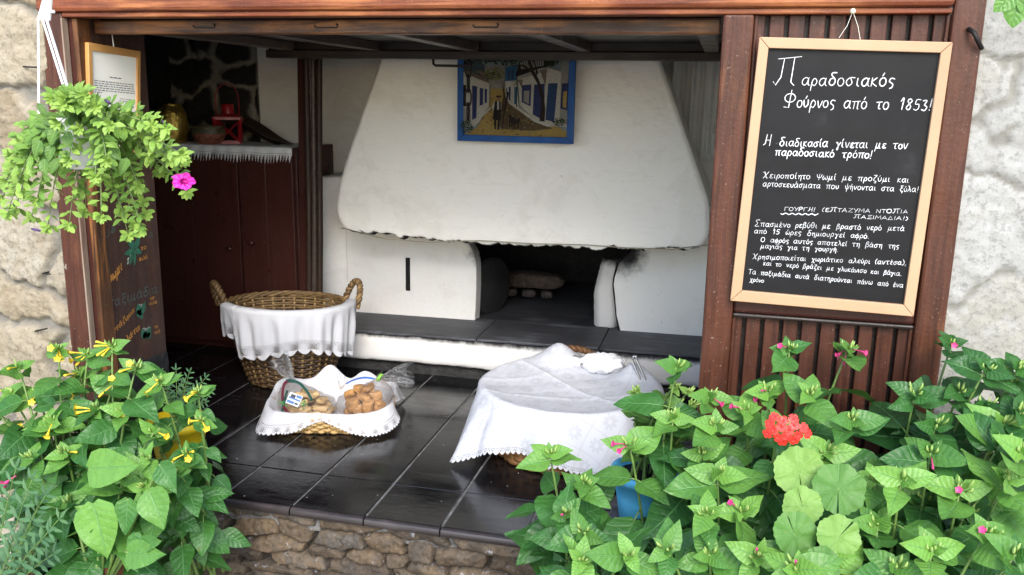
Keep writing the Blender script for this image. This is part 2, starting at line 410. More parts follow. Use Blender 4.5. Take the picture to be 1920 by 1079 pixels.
part('rail', [((.6765, -.022, 1.192), (1.168, -.004, 1.2045))], M['shutd'], fr, .005)
pk = MB(); px = [.6765, .712, .763, .816, .868, .92, .971, 1.024, 1.072, 1.126, 1.168]
for a, b in zip(px[:-1], px[1:]):
    for z0, z1 in ((.38, 1.206), (1.274, 2.037)):
        j = random.uniform(-.002, .002)
        pk.box((a+.006, .004+j, z0), (b-.006, .03, z1))
pk.build('plank_panel', M['plank'], fr, bevel=.003)
part('backing_board', [((.677, .031, .38), (1.1675, .045, 2.036))], M['shutd'], fr, 0)
for z0, z1 in ((.4, 1.191), (1.276, 2.036)):
    for a, b in ((.6768, .6865), (1.158, 1.1683)): part('moulding', [((a, -.012, z0), (b, .006, z1))], M['frame_v'], fr, .003)

# ------------------------------------------------------------------ raised shutter
sh = thing('raised_shutter', (-.43, .05, 1.99), 'dark wooden shutter folded up under the beam over the opening', 'shutter')
part('front_rail', [((-1.468, .062, 1.990), (.588, .105, 2.0335))], M['shut'], sh, .005)
part('back_rail', [((-1.468, 1.20, 1.965), (.585, 1.27, 2.0)), ((-1.468, 1.225, 2.0), (.585, 1.27, 2.04))], M['shutd'], sh, .004)
part('panel', [((-1.468, .106, 2.036), (.588, 1.27, 2.06))], M['shutd'], sh, .002)
for x in (-1.35, -.93, -.47, .02, .545):
    part('joist', [((x-.028, .106, 1.998), (x+.028, 1.1995, 2.0355))], M['shuty'], sh, .003)
for x in (-1.05, -.62, -.10):
    nt_ = MB(); nt_.tube([(x-.04, .0605, 2.017), (x-.036, .0605, 2.010), (x+.036, .0605, 2.010), (x+.04, .0605, 2.018), (x+.034, .0605, 2.021)], .0028, 5); nt_.build('staple', M['iron'], sh)
a, b = atY(812, 100, 1.235), atY(880, 103, 1.235)
hd = MB(); hd.tube([(a.x, 1.235, 1.966), (a.x+.002, 1.235, 1.945), (a.x+.012, 1.235, 1.938), (b.x-.02, 1.235, 1.937), (b.x, 1.235, 1.945), (b.x, 1.235, 1.966)], .006, 8)
hd.build('handle', M['iron'], sh, smooth=True)
ch = MB(); cx = b.x-.004
ch.tube([(cx-.02, 1.235, 1.955), (cx, 1.235, 1.938), (cx+.02, 1.235, 1.957)], .007, 6)
for k in range(4):
    z = 1.925-.062*k; q = k % 2
    pts = [(cx+(0 if q else .014*math.cos(t)), 1.235+(.014*math.cos(t) if q else 0), z-.0+.040*math.sin(t)) for t in [2*math.pi*i/14 for i in range(14)]]
    ch.tube(pts, .0042, 6, closed=True)
tag(ch.build('chain', M['iron'], None, smooth=True, loc=(cx, 1.235, 1.95)), 'black iron chain hanging from the raised shutter over the painting', 'chain')

# ------------------------------------------------------------------ interior shell
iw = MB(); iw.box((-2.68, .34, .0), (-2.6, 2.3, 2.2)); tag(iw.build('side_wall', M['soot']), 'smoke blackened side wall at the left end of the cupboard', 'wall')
iw = MB(); iw.box((.85, .05, .0), (.93, 2.3, 2.2)); tag(iw.build('side_wall', M['plaster']), 'whitewashed side wall behind the grooved wooden panel', 'wall')
xs_ = atY(486, 180, 2.10).x
bw = MB(); nu, nv = 60, 40
P = [[(xs_+(.9-xs_)*i/nu, 2.10+.012*n1(i*.25+j*.7, 5), 1.05+1.15*j/nv) for i in range(nu+1)] for j in range(nv+1)]
so_ = [max(0, .75-abs(p[0]+1.45)*6-abs(p[2]-1.38)*6) for r in P for p in r]
bw.grid(P, soot=so_); bw.box((xs_, 2.125, 1.05), (.9, 2.2, 2.2))
tag(bw.build('back_wall', M['plaster'], smooth=True), 'greyed whitewashed back wall beside and behind the oven hood', 'wall')
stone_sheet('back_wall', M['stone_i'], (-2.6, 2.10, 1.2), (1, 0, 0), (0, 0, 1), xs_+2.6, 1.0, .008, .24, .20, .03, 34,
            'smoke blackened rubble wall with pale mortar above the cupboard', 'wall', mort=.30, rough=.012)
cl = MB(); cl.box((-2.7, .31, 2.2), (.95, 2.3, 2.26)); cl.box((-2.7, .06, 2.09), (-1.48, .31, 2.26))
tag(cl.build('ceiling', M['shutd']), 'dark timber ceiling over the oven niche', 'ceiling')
# dark partition on the left with the painted price board
sp = thing('painted_board', (-1.49, .18, .4), 'dark wooden board with hand painted Greek bread prices on the left side', 'price board')
part('board', [((-1.515, .052, .4), (-1.474, .335, 2.09))], M['side'], sp, .003)
lo = MB(); q = [[(-1.4725+.006*n1(i*.9, j), .056+.277*i/24, .42+.40*j/30) for i in range(25)] for j in range(31)]
lo.grid([[(x+(.004 if z < .80+.03*n1(y*30, 3) else -.004), y, z) for x, y, z in r] for r in q])
lo.build('dark_foot', M['soot'], sp)  # rough black sheet over the lower part of the board
pw = MB(); pw.box((-2.6, .30, .4), (-1.516, .334, 2.09)); tag(pw.build('partition', M['cup']), 'dark brown partition behind the painted price board', 'partition')

# ------------------------------------------------------------------ cupboard
YC = 1.62
xl_, xr_ = -2.58, atY(556, 400, YC).x
cb = thing('cupboard', ((xl_+xr_)/2, YC+.2, .4), 'dark red brown built-in cupboard with two plank doors on the left', 'cupboard')
zt = atY(430, 275, YC).z
part('carcass', [((xl_, YC+.022, .4), (xr_, 2.09, zt-.03))], M['cup'], cb, .004)
part('top', [((xl_, YC-.012, zt-.0295), (xr_, 2.09, zt))], M['cup'], cb, .004)
xm = atY(452, 420, YC).x
for a_, b_, kx, ky in ((xl_+.12, xm-.003, 432, 467), (xm+.003, xr_-.012, 473, 456)):
    d = MB(); n = 2; wd = (b_-a_)/n
    for i in range(n): d.box((a_+i*wd+.001, YC-.004-(.003 if i % 2 else 0), .44), (a_+(i+1)*wd-.001, YC+.02, zt-.06))
    do = d.build('door', M['cup'], cb, bevel=.003)
    kp = atY(kx, ky, YC-.02); kb = MB(); kb.lathe([(.001, -.034), (.013, -.032), (.017, -.022), (.010, -.010), (.009, 0)], (kp.x, YC-.006, kp.z), 14, axis=(0, 1, 0))
    kb.build('knob', M['cup'], do, smooth=True)

# ------------------------------------------------------------------ poles leaning in the corner
def pole(xt, xb, w, d, mat, label, Y0=1.56, top=2.16, bot=.4, rnd=True):
    mb = MB(); n = 9; P = []
    for k in range(n):
        t = k/(n-1); P.append((xb+(xt-xb)*t+.006*math.sin(t*5+xt*9), Y0+.02*t, bot+(top-bot)*t))
    if rnd: mb.tube(P, [w/2*(1+.12*n1(k*.8+xt*50)) for k in range(n)], 10)
    else: mb.prism([(xb-w/2, Y0, bot), (xb+w/2, Y0, bot), (xt+w/2, Y0+.02, top), (xt-w/2, Y0+.02, top)], (0, d, 0))
    tag(mb.build('wooden_pole', mat, None, smooth=rnd, bevel=0 if rnd else .004, loc=(xb, Y0, bot)), label, 'pole', 'old wooden poles standing between cupboard and oven')
def ptX(px, py, Y): return atY(px, py, Y).x
pole(ptX(562, 97, 1.58), ptX(567, 540, 1.58), .046, .03, M['cup'], 'broad dark flat pole next to the cupboard edge', 1.58, rnd=False)
pole(ptX(576, 97, 1.56), ptX(577, 540, 1.56), .034, .02, M['pole'], 'round blackened pole between the flat pole and the streaked pole', 1.545)
pole(ptX(588, 97, 1.56), ptX(584, 540, 1.56), .030, .02, M['shuty'], 'greyish streaked round pole, third from the cupboard', 1.555)
pole(ptX(601, 97, 1.56), ptX(594, 540, 1.56), .033, .02, M['pole'], 'brown bark pole nearest to the white oven wall', 1.55)

# ------------------------------------------------------------------ oven front, chamber, ledge
YO = 1.81
ov = thing('bread_oven', (-.25, YO, .6), 'whitewashed wood fired oven front with a black sooty mouth', 'oven')
of = MB()
L = [(-1.365, .60), (-.628, .612), (-.623, .70), (-.620, .80), (-.621, .923), (-.632, .985), (-.661, 1.036), (-.70, 1.075), (-.70, 1.30), (-1.365, 1.30)]
Rr = [(.86, .60), (.86, 1.30), (.26, 1.30), (.26, 1.10), (.20, 1.057), (.15, 1.00), (.128, .97), (.122, .93), (.112, .88), (.118, .82), (.128, .75), (.135, .70), (.15, .655), (.16, .60)]
of.prism([(x, YO, z) for x, z in L][::-1], (0, .10, 0)); of.prism([(x, YO, z) for x, z in Rr][::-1], (0, .16, 0))
of.box((-.6995, YO+.004, 1.07), (.2595, YO+.15, 1.30))
of.build('front_wall', M['oven'], ov, bevel=.006)
pl = MB()
P = []
for j in range(25):
    t = j/24; z = .612+.375*t; x1 = .128+.02*math.sin(t*9)*.4+.006*n1(t*20, 3)
    x0 = .005-.02*math.sin(t*3.14)+.03*t+.012*n1(t*9, 8)
    P.append([(x0+(x1-x0)*s, YO+.085+.05*(1-math.sin(math.pi*s))**2+.006*n1(s*7+t*13, 2), z) for s in [i/10 for i in range(11)]])
pl.grid(P); pl.build('jamb_lump', plaster2('jamb_plaster', lambda m: m.math('MULTIPLY', m.sm(m.xyz(m.obj())[2], .90, 1.0), .9), (.7, .68, .64)), ov, smooth=True)
cm = MB(); X0, X1, Y1, Z1 = -1.0, .42, 3.0, 1.18
cm.box((X0, YO+.165, .56), (X1, Y1, .601)); cm.box((X0, Y1, .56), (X1, Y1+.05, Z1)); cm.box((X0-.05, YO+.101, .56), (X0, Y1, Z1)); cm.box((X1, YO+.165, .56), (X1+.05, Y1, Z1)); cm.box((X0, YO+.101, Z1), (X1, Y1, Z1+.05))
cm.build('chamber', M['soot'], ov)
flr = MB(); flr.grid([[(-.7+1.0*i/30, YO+.02+1.1*j/30, .617+.012*max(0, j/30-.2)+.006*n1(i*.6+j*3.1, 7)) for i in range(31)] for j in range(31)])
flr.build('hearth_floor', slate_mat('hearth_slate', (.03, .031, .035), (.085, .088, .10), .6, crumbs=False, bump=.6), ov, smooth=True)
ck = MB(); ck.tube([(x+.006*n1(k*1.7, 6), YO-.001, z) for k, (x, z) in enumerate([(.128+.0, .99), (.124, .95), (.114, .91), (.112, .87), (.118, .83), (.127, .77), (.133, .71), (.146, .665), (.158, .62)])], [.007, .006, .004, .0035, .005, .004, .0035, .005, .006], 5); ck.build('crack', M['soot'], ov)
ds = MB(); ds.lathe([(.0, -.02), (.15, -.02), (.165, 0), (.15, .02), (.0, .02)], (-.60, YO+.22, .77), 28, axis=(.9, -.45, 0)); ds.build('door_stone', M['soot'], ov, smooth=True)
sl_ = MB()
a_, b_ = atY(765, 484, YO), atY(764, 546, YO)
sl_.box((a_.x-.014, YO-.003, b_.z), (a_.x+.012, YO+.002, a_.z)); sl_.build('vent_slot', M['soot'], ov, bevel=.002)
li = MB(); li.tube([(a_.x-.004, YO-.006, a_.z-.005), (b_.x-.004, YO-.008, b_.z+.01)], .004, 6); li.build('damper_rod', M['iron'], ov)
wg = MB(); wg.prism([(-1.365, YO+.003, .5), (-1.50, YO-.10, .5), (-1.50, YO+.28, .5), (-1.365, YO+.3, .5)], (0, 0, .87)); wg.build('wing_wall', M['plaster'], ov, bevel=.012)

# firewood and brick bits on the hearth
def lump(name, mat, c, hx, hy, hz, rz, seed, label, cat, bark=0.):
    mb = MB(); P = []; R3 = Matrix.Rotation(rz, 3, 'Z')
    for j in range(29):
        v = j/28; row = []
        for i in range(48):
            th = 2*math.pi*i/48; e = math.sin(math.pi*min(1, max(0, (v*1.04-.02))))**.22
            k = (abs(math.cos(th))**4+abs(math.sin(th))**4)**-.25
            cr = 1+.22*n1(v*6+th*.4, seed)+.16*n1(th*2.2+v*2, seed+3)-bark*(abs(math.sin(th*6+3*n1(v*9, seed)))<.22)-bark*(abs(math.sin(v*24+2.5*n1(th*2, seed+1)))<.2)
            row.append(Vector(c)+R3 @ Vector((hx*(2*v-1), hy*e*cr*k*math.cos(th), hz*e*cr*k*math.sin(th))))
        P.append(row)
    mb.grid(P, closed_u=True); return tag(mb.build(name, mat, None, smooth=True, loc=c), label, cat)
barkm = simple('cracked_bark', (.13, .092, .065), (.03, .022, .017), 30, .9, .9, bd=.015); brickm = simple('ashy_brick', (.10, .08, .072), (.02, .016, .014), 30, .9, .5)
lump('firewood', barkm, (-.45, 2.44, .735), .20, .08, .048, .0, 5, 'split log with cracked grey bark lying across the hearth', 'firewood', .10)
lump('firewood', simple('pale_wood_end', (.20, .17, .13), (.09, .075, .06), 40, .8, .4), (-.78, 2.62, .73), .06, .075, .05, .2, 9, 'round pale log end lying left of the big cracked log', 'firewood', .05)
for k, (x, l, lab) in enumerate(((-.57, .045, 'ashy brick piece under the left end of the cracked log'), (-.46, .05, 'ashy brick piece under the middle of the cracked log'), (-.35, .04, 'ashy brick piece under the right end of the cracked log'))):
    lump('brick', brickm, (x, 2.40, .66), l*.85, .035, .024, .15*k, 31+k, lab, 'brick')
lg = thing('oven_ledge', (-.3, 1.6, .4), 'white ledge with sooty slate top running below the oven mouth', 'ledge')
lb = MB(); nu = 140
P = []
prof = [(1.60, .475), (1.475, .466), (1.462, .475), (1.458, .50), (1.457, .56), (1.46, .60), (1.468, .612), (1.9, .613)]
for j, (y, z) in enumerate(prof):
    row = []
    for i in range(nu+1):
        x = -1.42+2.27*i/nu; k = n1(x*14, j+1)*.012
        zz = z+(k*1.6+.012*n1(x*5, 41) if j < 3 else k*.3) + .008*(x+.4)
        row.append((x, y+k*.5, zz))
    P.append(row)
lb.grid(P); lb.build('ledge_body', M['ledge'], lg, smooth=True)
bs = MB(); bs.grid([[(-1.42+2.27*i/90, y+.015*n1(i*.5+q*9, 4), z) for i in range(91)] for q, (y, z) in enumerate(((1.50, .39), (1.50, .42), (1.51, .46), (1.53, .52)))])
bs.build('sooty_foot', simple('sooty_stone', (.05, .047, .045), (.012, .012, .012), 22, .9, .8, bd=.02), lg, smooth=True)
st = MB()
for x0, x1 in ((-1.40, -.52), (-.515, .095), (.10, .85)):
    n = 26; up = []
    for i in range(n+1):
        x = x0+(x1-x0)*i/n; up.append((x, 1.455+.045*n1(x*7, 77)+.03*n1(x*31, 5), .614+.008*(x+.4)))
    out = up+[(x1, 1.86, .614+.008*(x1+.4)), (x0, 1.86, .614+.008*(x0+.4))]
    st.prism(out, (0, 0, .012+.002*random.random()))
st.build('slate_top', M['slate'], lg, bevel=.004)

# ------------------------------------------------------------------ hood
hd_ = MB(); nu, nv = 150, 110
def zb(x):
    b_ = np.interp(x, [-1.27, -1.0, -.6, -.264, .2, .514, .6], [1.128, 1.118, 1.108, 1.105, 1.118, 1.138, 1.145])
    return float(b_)+.026*n1(x*11, 2)+.022*n1(x*37, 9)+.012*n1(x*90, 4)
def xlz(z): return float(np.interp(z, [1.10, 1.28, 1.37, 1.5, 2.005, 2.2], [-1.270, -1.272, -1.262, -1.224, -1.058, -.99]))
def xrz(z): return float(np.interp(z, [1.10, 1.236, 1.36, 2.0, 2.2], [.585, .582, .567, .302, .215]))
def yf(z): return float(np.interp(z, [1.1, 2.0, 2.2], [1.455, 1.60, 1.63]))
P = []
for j in range(nv+1):
    t = (j/nv)**1.25; row = []
    for i in range(nu+1):
        s = i/nu; x0 = -1.27+1.85*s; zb_ = zb(x0); z = zb_+t*(2.2-zb_)
        r_ = .13; q = min(1, (z-zb_)/r_); ins = r_*.8*(1-math.sqrt(max(0, 1-(1-q)**2)))
        a_, b_ = xlz(z)+ins+.004*n1(z*25, 3), xrz(z)-ins*.6+.004*n1(z*25, 6)
        x = a_+(b_-a_)*s
        e = min(s, 1-s); rnd = .02*max(0, 1-e/.012)**2+.012*max(0, 1-(z-zb_)/.02)**2
        y = yf(z)+rnd+.010*n1(x*3+z*2.1, 5)+.006*n1(x*9-z*8, 7)+.0025*n1(x*43+z*51, 8)
        row.append((x, y, z))
    P.append(row)
hd_.grid(P, soot=[max(0, .80-1.0*(p[2]-P[0][i][2])/.018)+.12*max(0, 1-(p[2]-P[0][i][2])/.06) for r in P for i, p in enumerate(r)])
botrow = P[0]
ug = [botrow, [(x, y+.03, z+.006+.014*n1(x*50, 3)) for x, y, z in botrow], [(x, y+.055, z+.03+.02*n1(x*21, 4)) for x, y, z in botrow], [(x, y+.30, z+.16) for x, y, z in botrow]]
hd_.grid([r for r in ug][::-1], soot=[1.]*((nu+1)*2)+[.45]*(nu+1)+[0.]*(nu+1))
for k in (0, nu):
    ed = [P[j][k] for j in range(nv+1)]
    gg = [ed, [(x+(.015 if k == 0 else -.015), y+.06, z) for x, y, z in ed], [(x, 2.11, z) for x, y, z in ed]]
    hd_.grid(gg if k == 0 else gg[::-1])
tag(hd_.build('oven_hood', M['hood'], None, smooth=True), 'big white plastered chimney hood with ragged lower edge over the oven', 'oven hood')
wr = MB(); wp = [atY(*q, 1.44) for q in ((640, 428), (720, 448), (800, 455), (900, 452), (1000, 458), (1100, 460), (1180, 466), (1260, 468), (1328, 460))]
wr.tube(wp, .0028, 5); tag(wr.build('wire', simple('old_wire', (.35, .31, .22), scale=30, rough=.5, bump=0), None, smooth=True), 'thin pale wire strung along the lower edge of the hood', 'wire')

# ------------------------------------------------------------------ handwriting: single stroke glyphs (x-height 1)
def O_(cx, cy, rx, ry, a0=90, n=10, span=360): return [(cx+rx*math.cos(rad(a0+span*i/n)), cy+ry*math.sin(rad(a0+span*i/n))) for i in range(n+1)]
GL = {
'α': (.98, [[(.74, .85), (.45, 1), (.12, .75), (.06, .3), (.34, 0), (.62, .25), (.80, 1)], [(.76, .75), (.76, .2), (.94, 0)]]),
'β': (.82, [[(.0, -.5), (.12, 1.2), (.4, 1.6), (.64, 1.3), (.36, .9), (.70, .55), (.55, .05), (.15, .08)]]),
'γ': (.88, [[(.02, .85), (.22, .95), (.45, .1), (.36, -.5), (.24, -.3), (.82, 1)]]),
'δ': (.9, [[(.80, 1.62), (.34, 1.6), (.26, 1.3), (.72, .75), (.68, .2), (.38, 0), (.08, .3), (.2, .82), (.55, .9)]]),
'ε': (.8, [[(.7, .88), (.4, 1), (.14, .76), (.45, .53)], [(.45, .53), (.08, .27), (.35, 0), (.7, .13)]]),
'ζ': (.84, [[(.1, 1.5), (.72, 1.52), (.25, .7), (.25, .15), (.7, 0), (.62, -.4), (.38, -.38)]]),
'η': (.88, [[(.03, .88), (.2, .95), (.22, 0)], [(.22, .65), (.5, 1), (.7, .8), (.7, -.5)]]),
'θ': (.85, [O_(.4, .75, .33, .75), [(.08, .75), (.72, .75)]]),
'ι': (.46, [[(.15, 1), (.15, .2), (.36, .02)]]),
'κ': (.78, [[(.12, 1), (.1, 0)], [(.62, 1), (.14, .48), (.68, 0)]]),
'λ': (.84, [[(.12, 1.5), (.32, 1.35), (.74, 0)], [(.46, .95), (.05, 0)]]),
'μ': (1.0, [[(.0, -.55), (.2, 1)], [(.15, .4), (.32, .04), (.56, .2), (.68, 1)], [(.66, .6), (.72, .08), (.9, .05)]]),
'ν': (.78, [[(.05, 1), (.34, 0), (.7, 1)]]),
'ξ': (.82, [[(.15, 1.5), (.72, 1.5)], [(.5, 1.5), (.2, 1.2), (.56, .95)], [(.56, .95), (.12, .55), (.3, .1), (.7, 0), (.54, -.42)]]),
'ο': (.82, [O_(.38, .5, .34, .5)]),
'π': (1.02, [[(-.02, .93), (.96, 1)], [(.25, .93), (.2, 0)], [(.70, .97), (.70, .1), (.8, 0)]]),
'ρ': (.84, [[(.06, -.65), (.14, .6), (.42, 1), (.72, .6), (.5, .04), (.14, .2)]]),
'σ': (.98, [[(.95, .98), (.4, .98), (.05, .5), (.33, 0), (.7, .35), (.45, .98)]]),
'ς': (.72, [[(.66, .92), (.28, 1), (.1, .6), (.52, .28), (.5, -.15), (.25, -.3)]]),
'τ': (.78, [[(-.02, .93), (.74, 1)], [(.38, .95), (.34, .12), (.58, 0)]]),
'υ': (.82, [[(.05, .95), (.18, .2), (.42, 0), (.70, .4), (.66, 1)]]),
'φ': (.95, [O_(.45, .5, .4, .45), [(.5, 1.4), (.42, -.6)]]),
'χ': (.86, [[(.02, .9), (.22, .92), (.6, -.45), (.8, -.42)], [(.75, 1), (.05, -.5)]]),
'ψ': (1.0, [[(.05, 1), (.14, .3), (.45, .08), (.8, .4), (.86, 1)], [(.5, 1.45), (.42, -.6)]]),
'ω': (1.1, [[(.2, 1), (.05, .4), (.26, 0), (.5, .55)], [(.5, .55), (.75, 0), (1., .4), (.85, 1)]]),
'Π': (1.5, [[(.1, 1.6), (1.4, 1.75)], [(.45, 1.62), (.4, .5), (.15, 0), (.0, .2)], [(1.02, 1.7), (1.0, .2), (1.2, 0)]]),
'Φ': (1.35, [O_(.62, .95, .55, .45), [(.68, 1.75), (.6, -.05), (.1, .0)]]),
'Η': (1.1, [[(.35, 1.6), (.25, .3), (.0, .1)], [(.9, 1.6), (.85, 0)], [(.3, .8), (.88, .8)]]),
'Χ': (1.2, [[(.0, 1.3), (.25, 1.5), (.75, -.1), (1.0, .0)], [(1.05, 1.5), (.1, -.1)]]),
'Ψ': (1.25, [[(.05, 1.45), (.2, .75), (.6, .55), (1., .8), (1.12, 1.5)], [(.62, 1.6), (.55, -.1)]]),
'Γ': (.95, [[(.12, 0), (.15, 1.45), (.9, 1.5)]]),
'Ο': (1.15, [O_(.52, .73, .48, .74)]),
'Υ': (1.0, [[(.05, 1.5), (.45, .75)], [(.92, 1.5), (.4, 0)]]),
'Ρ': (.95, [[(.1, 0), (.12, 1.5), (.7, 1.4), (.75, .95), (.15, .7)]]),
'Ε': (.95, [[(.8, 1.5), (.15, 1.45), (.12, .03), (.8, 0)], [(.14, .75), (.7, .78)]]),
'Τ': (1.0, [[(.0, 1.45), (.98, 1.5)], [(.5, 1.47), (.46, 0)]]),
'Α': (1.1, [[(.0, 0), (.5, 1.5), (1.0, 0)], [(.2, .5), (.82, .52)]]),
'Ζ': (1.0, [[(.1, 1.45), (.9, 1.5), (.05, .03), (.92, 0)]]),
'Μ': (1.3, [[(.05, 0), (.2, 1.5), (.6, .5)], [(.6, .5), (1.05, 1.5), (1.15, 0)]]),
'Ν': (1.15, [[(.1, 0), (.12, 1.5), (.92, .02)], [(.92, .02), (.98, 1.5)]]),
'Ι': (.45, [[(.2, 1.5), (.18, 0)]]),
'Ξ': (1.0, [[(.1, 1.45), (.9, 1.5)], [(.2, .76), (.8, .78)], [(.05, .0), (.92, .03)]]),
'Δ': (1.15, [[(.02, 0), (.5, 1.5), (1.05, 0), (.02, 0)]]),
'Σ': (1.15, [[(1.0, 1.65), (.75, 1.8), (.15, 1.5), (.6, .8), (.05, .05), (1.0, .05)]]),
'K': (1.0, [[(.12, 1.5), (.1, 0)], [(.85, 1.5), (.15, .7), (.9, 0)]]),
'Ω': (1.05, [[(.0, 0), (.35, .05), (.1, .8), (.5, 1.4), (.9, .8), (.65, .05), (1., 0)]]),
'0': (.85, [O_(.38, .7, .32, .7)]), '1': (.7, [[(.12, 1.05), (.42, 1.5), (.36, 0)]]),
'2': (.9, [[(.1, 1.15), (.4, 1.5), (.72, 1.15), (.1, .02), (.8, 0)]]),
'3': (.9, [[(.1, 1.4), (.6, 1.45), (.35, .8)], [(.35, .8), (.75, .5), (.5, 0), (.05, .15)]]),
'5': (.95, [[(.85, 1.5), (.3, 1.48), (.2, .85), (.65, .85), (.72, .3), (.4, 0), (.05, .15)]]),
'7': (.85, [[(.1, 1.45), (.75, 1.45), (.3, 0)]]), '8': (.95, [[(.7, 1.3), (.45, 1.5), (.18, 1.2), (.65, .45), (.4, 0), (.1, .35), (.72, 1.15), (.7, 1.3)]]),
'!': (.5, [[(.25, 1.6), (.18, .45)], [(.14, .08), (.16, 0)]]), '.': (.45, [[(.12, .1), (.16, 0)]]), ',': (.45, [[(.2, .1), (.08, -.3)]]),
':': (.45, [[(.15, .7), (.17, .62)], [(.12, .1), (.14, 0)]]),
'(': (.6, [[(.5, 1.6), (.15, .9), (.2, .2), (.42, -.1)]]), ')': (.6, [[(.1, 1.6), (.45, .9), (.4, .2), (.1, -.1)]]),
}
ACC = {'ά': 'α', 'έ': 'ε', 'ή': 'η', 'ί': 'ι', 'ό': 'ο', 'ύ': 'υ', 'ώ': 'ω'}
def smooth(pts, n=4):
    if len(pts) < 3: return pts
    P = [pts[0]]+list(pts)+[pts[-1]]; out = []
    for i in range(1, len(P)-2):
        for k in range(n):
            t = k/n; out.append(tuple(.5*(2*P[i][d]+(P[i+1][d]-P[i-1][d])*t+(2*P[i-1][d]-5*P[i][d]+4*P[i+1][d]-P[i+2][d])*t*t+(3*P[i][d]-P[i-1][d]-3*P[i+1][d]+P[i+2][d])*t**3) for d in range(len(P[0]))))
    out.append(tuple(pts[-1])); return out
def strokes(text, firstcap=1.0, slant=.0, jit=.05, seed=1):
    g = random.Random(seed); x = 0; out = []
    for i, c in enumerate(text):
        if c == ' ': x += 1.15+g.uniform(-.1, .2); continue
        acc = c in ACC; w_, st = GL[ACC.get(c, c)]
        k = firstcap if i == 0 else 1+g.uniform(-.07, .07); dy = g.uniform(-jit, jit)
        cap = c in GL and c.isupper()
        for s_ in st:
            p = smooth(s_) if (not cap or len(s_) > 4) else s_
            out.append([(x+(px_+slant*py_)*k, py_*k+dy) for px_, py_ in p])
        if acc: ax = w_*.42; out.append([(x+ax*k, 1.22*k+dy), (x+(ax+.16)*k, 1.55*k+dy)])
        x += (w_+.12+g.uniform(-.05, .06))*k
    return out, x-.12
def ribbon(mb, pts, wdt, nrm, mi=0):
    n = Vector(nrm); P = [Vector(p) for p in pts]; m = len(P); V = []
    if m < 2: return
    d0 = (P[1]-P[0]).normalized(); d1 = (P[-1]-P[-2]).normalized()
    P[0] = P[0]-d0*wdt*.35; P[-1] = P[-1]+d1*wdt*.35
    for i in range(m):
        t = (P[min(i+1, m-1)]-P[max(i-1, 0)]); t = t.normalized() if t.length > 1e-9 else d0
        s = t.cross(n).normalized()*wdt*(.36 if i in (0, m-1) else .5); V += [P[i]-s, P[i]+s]
    mb.add(V, [(2*i, 2*i+1, 2*i+3, 2*i+2) for i in range(m-1)], None, mi)
def write(mb, text, P0, P1, up, nrm, xh, wdt, firstcap=1., slant=.08, seed=1, mi=0, fit=True):
    st, W = strokes(text, firstcap, slant, seed=seed); P0, P1, up = Vector(P0), Vector(P1), Vector(up)
    d = (P1-P0)/W
    lift = Vector(nrm)*.0004
    for k, s_ in enumerate(st):
        ribbon(mb, [P0+d*x+up*xh*y+lift*(1+.15*(k % 5)) for x, y in s_], wdt*random.uniform(.72, 1.22), nrm, mi)

# ------------------------------------------------------------------ chalkboard
YB = -.062
bd_ = thing('chalkboard', (.93, -.04, 1.08), 'black chalkboard in a pale wood frame covered in white Greek handwriting', 'chalkboard')
def B(px, py, y=YB): return atY(px, py, y)
cs = [B(1424, 70), B(1787, 80), B(1713, 595), B(1369, 565)]
inn = [B(1441, 91), B(1764, 100), B(1695, 573), B(1391, 546)]
fw = MB()
for i in range(4):
    j = (i+1) % 4; gap = (cs[j]-cs[i]).normalized()*.0004
    fw.prism([cs[i]+gap, cs[j]-gap, inn[j]-gap, inn[i]+gap], (0, .03, 0))
fw.build('frame', simple('pale_beech', (.48, .30, .175), (.43, .26, .145), 6, .5, .08), bd_, bevel=.002)
def chalkboard_mat():
    m = NT('black_board'); v = m.mapv((3, 1, 3)); a = m.noise(2.5, 5, .6, v); b = m.noise(9, 4, .6, m.mapv((.6, 1, 2.2)))
    col = m.ramp(m.math('ADD', m.math('MULTIPLY', a, .6), m.math('MULTIPLY', b, .4)), [(.35, (.005, .005, .006)), (.6, (.010, .010, .011)), (.75, (.028, .028, .03))])
    col = m.mix(m.math('MULTIPLY', m.sm(m.noise(60, 3), .72, .78), .6), col, (.12, .12, .12))
    m.set(Base_Color=col, Roughness=m.ramp(b, [(.3, .42), (.7, .6)]), Specular_IOR_Level=.22); m.bump(m.noise(200, 2), .1, .001); return m.m
bp_ = MB(); k = [p+Vector((0, .012, 0)) for p in inn]; cc = sum(k, Vector())/4
bp_.prism([cc+(p-cc)*1.01 for p in k], (0, .008, 0)); bp_.build('board', chalkboard_mat(), bd_)
YT = YB+.0115
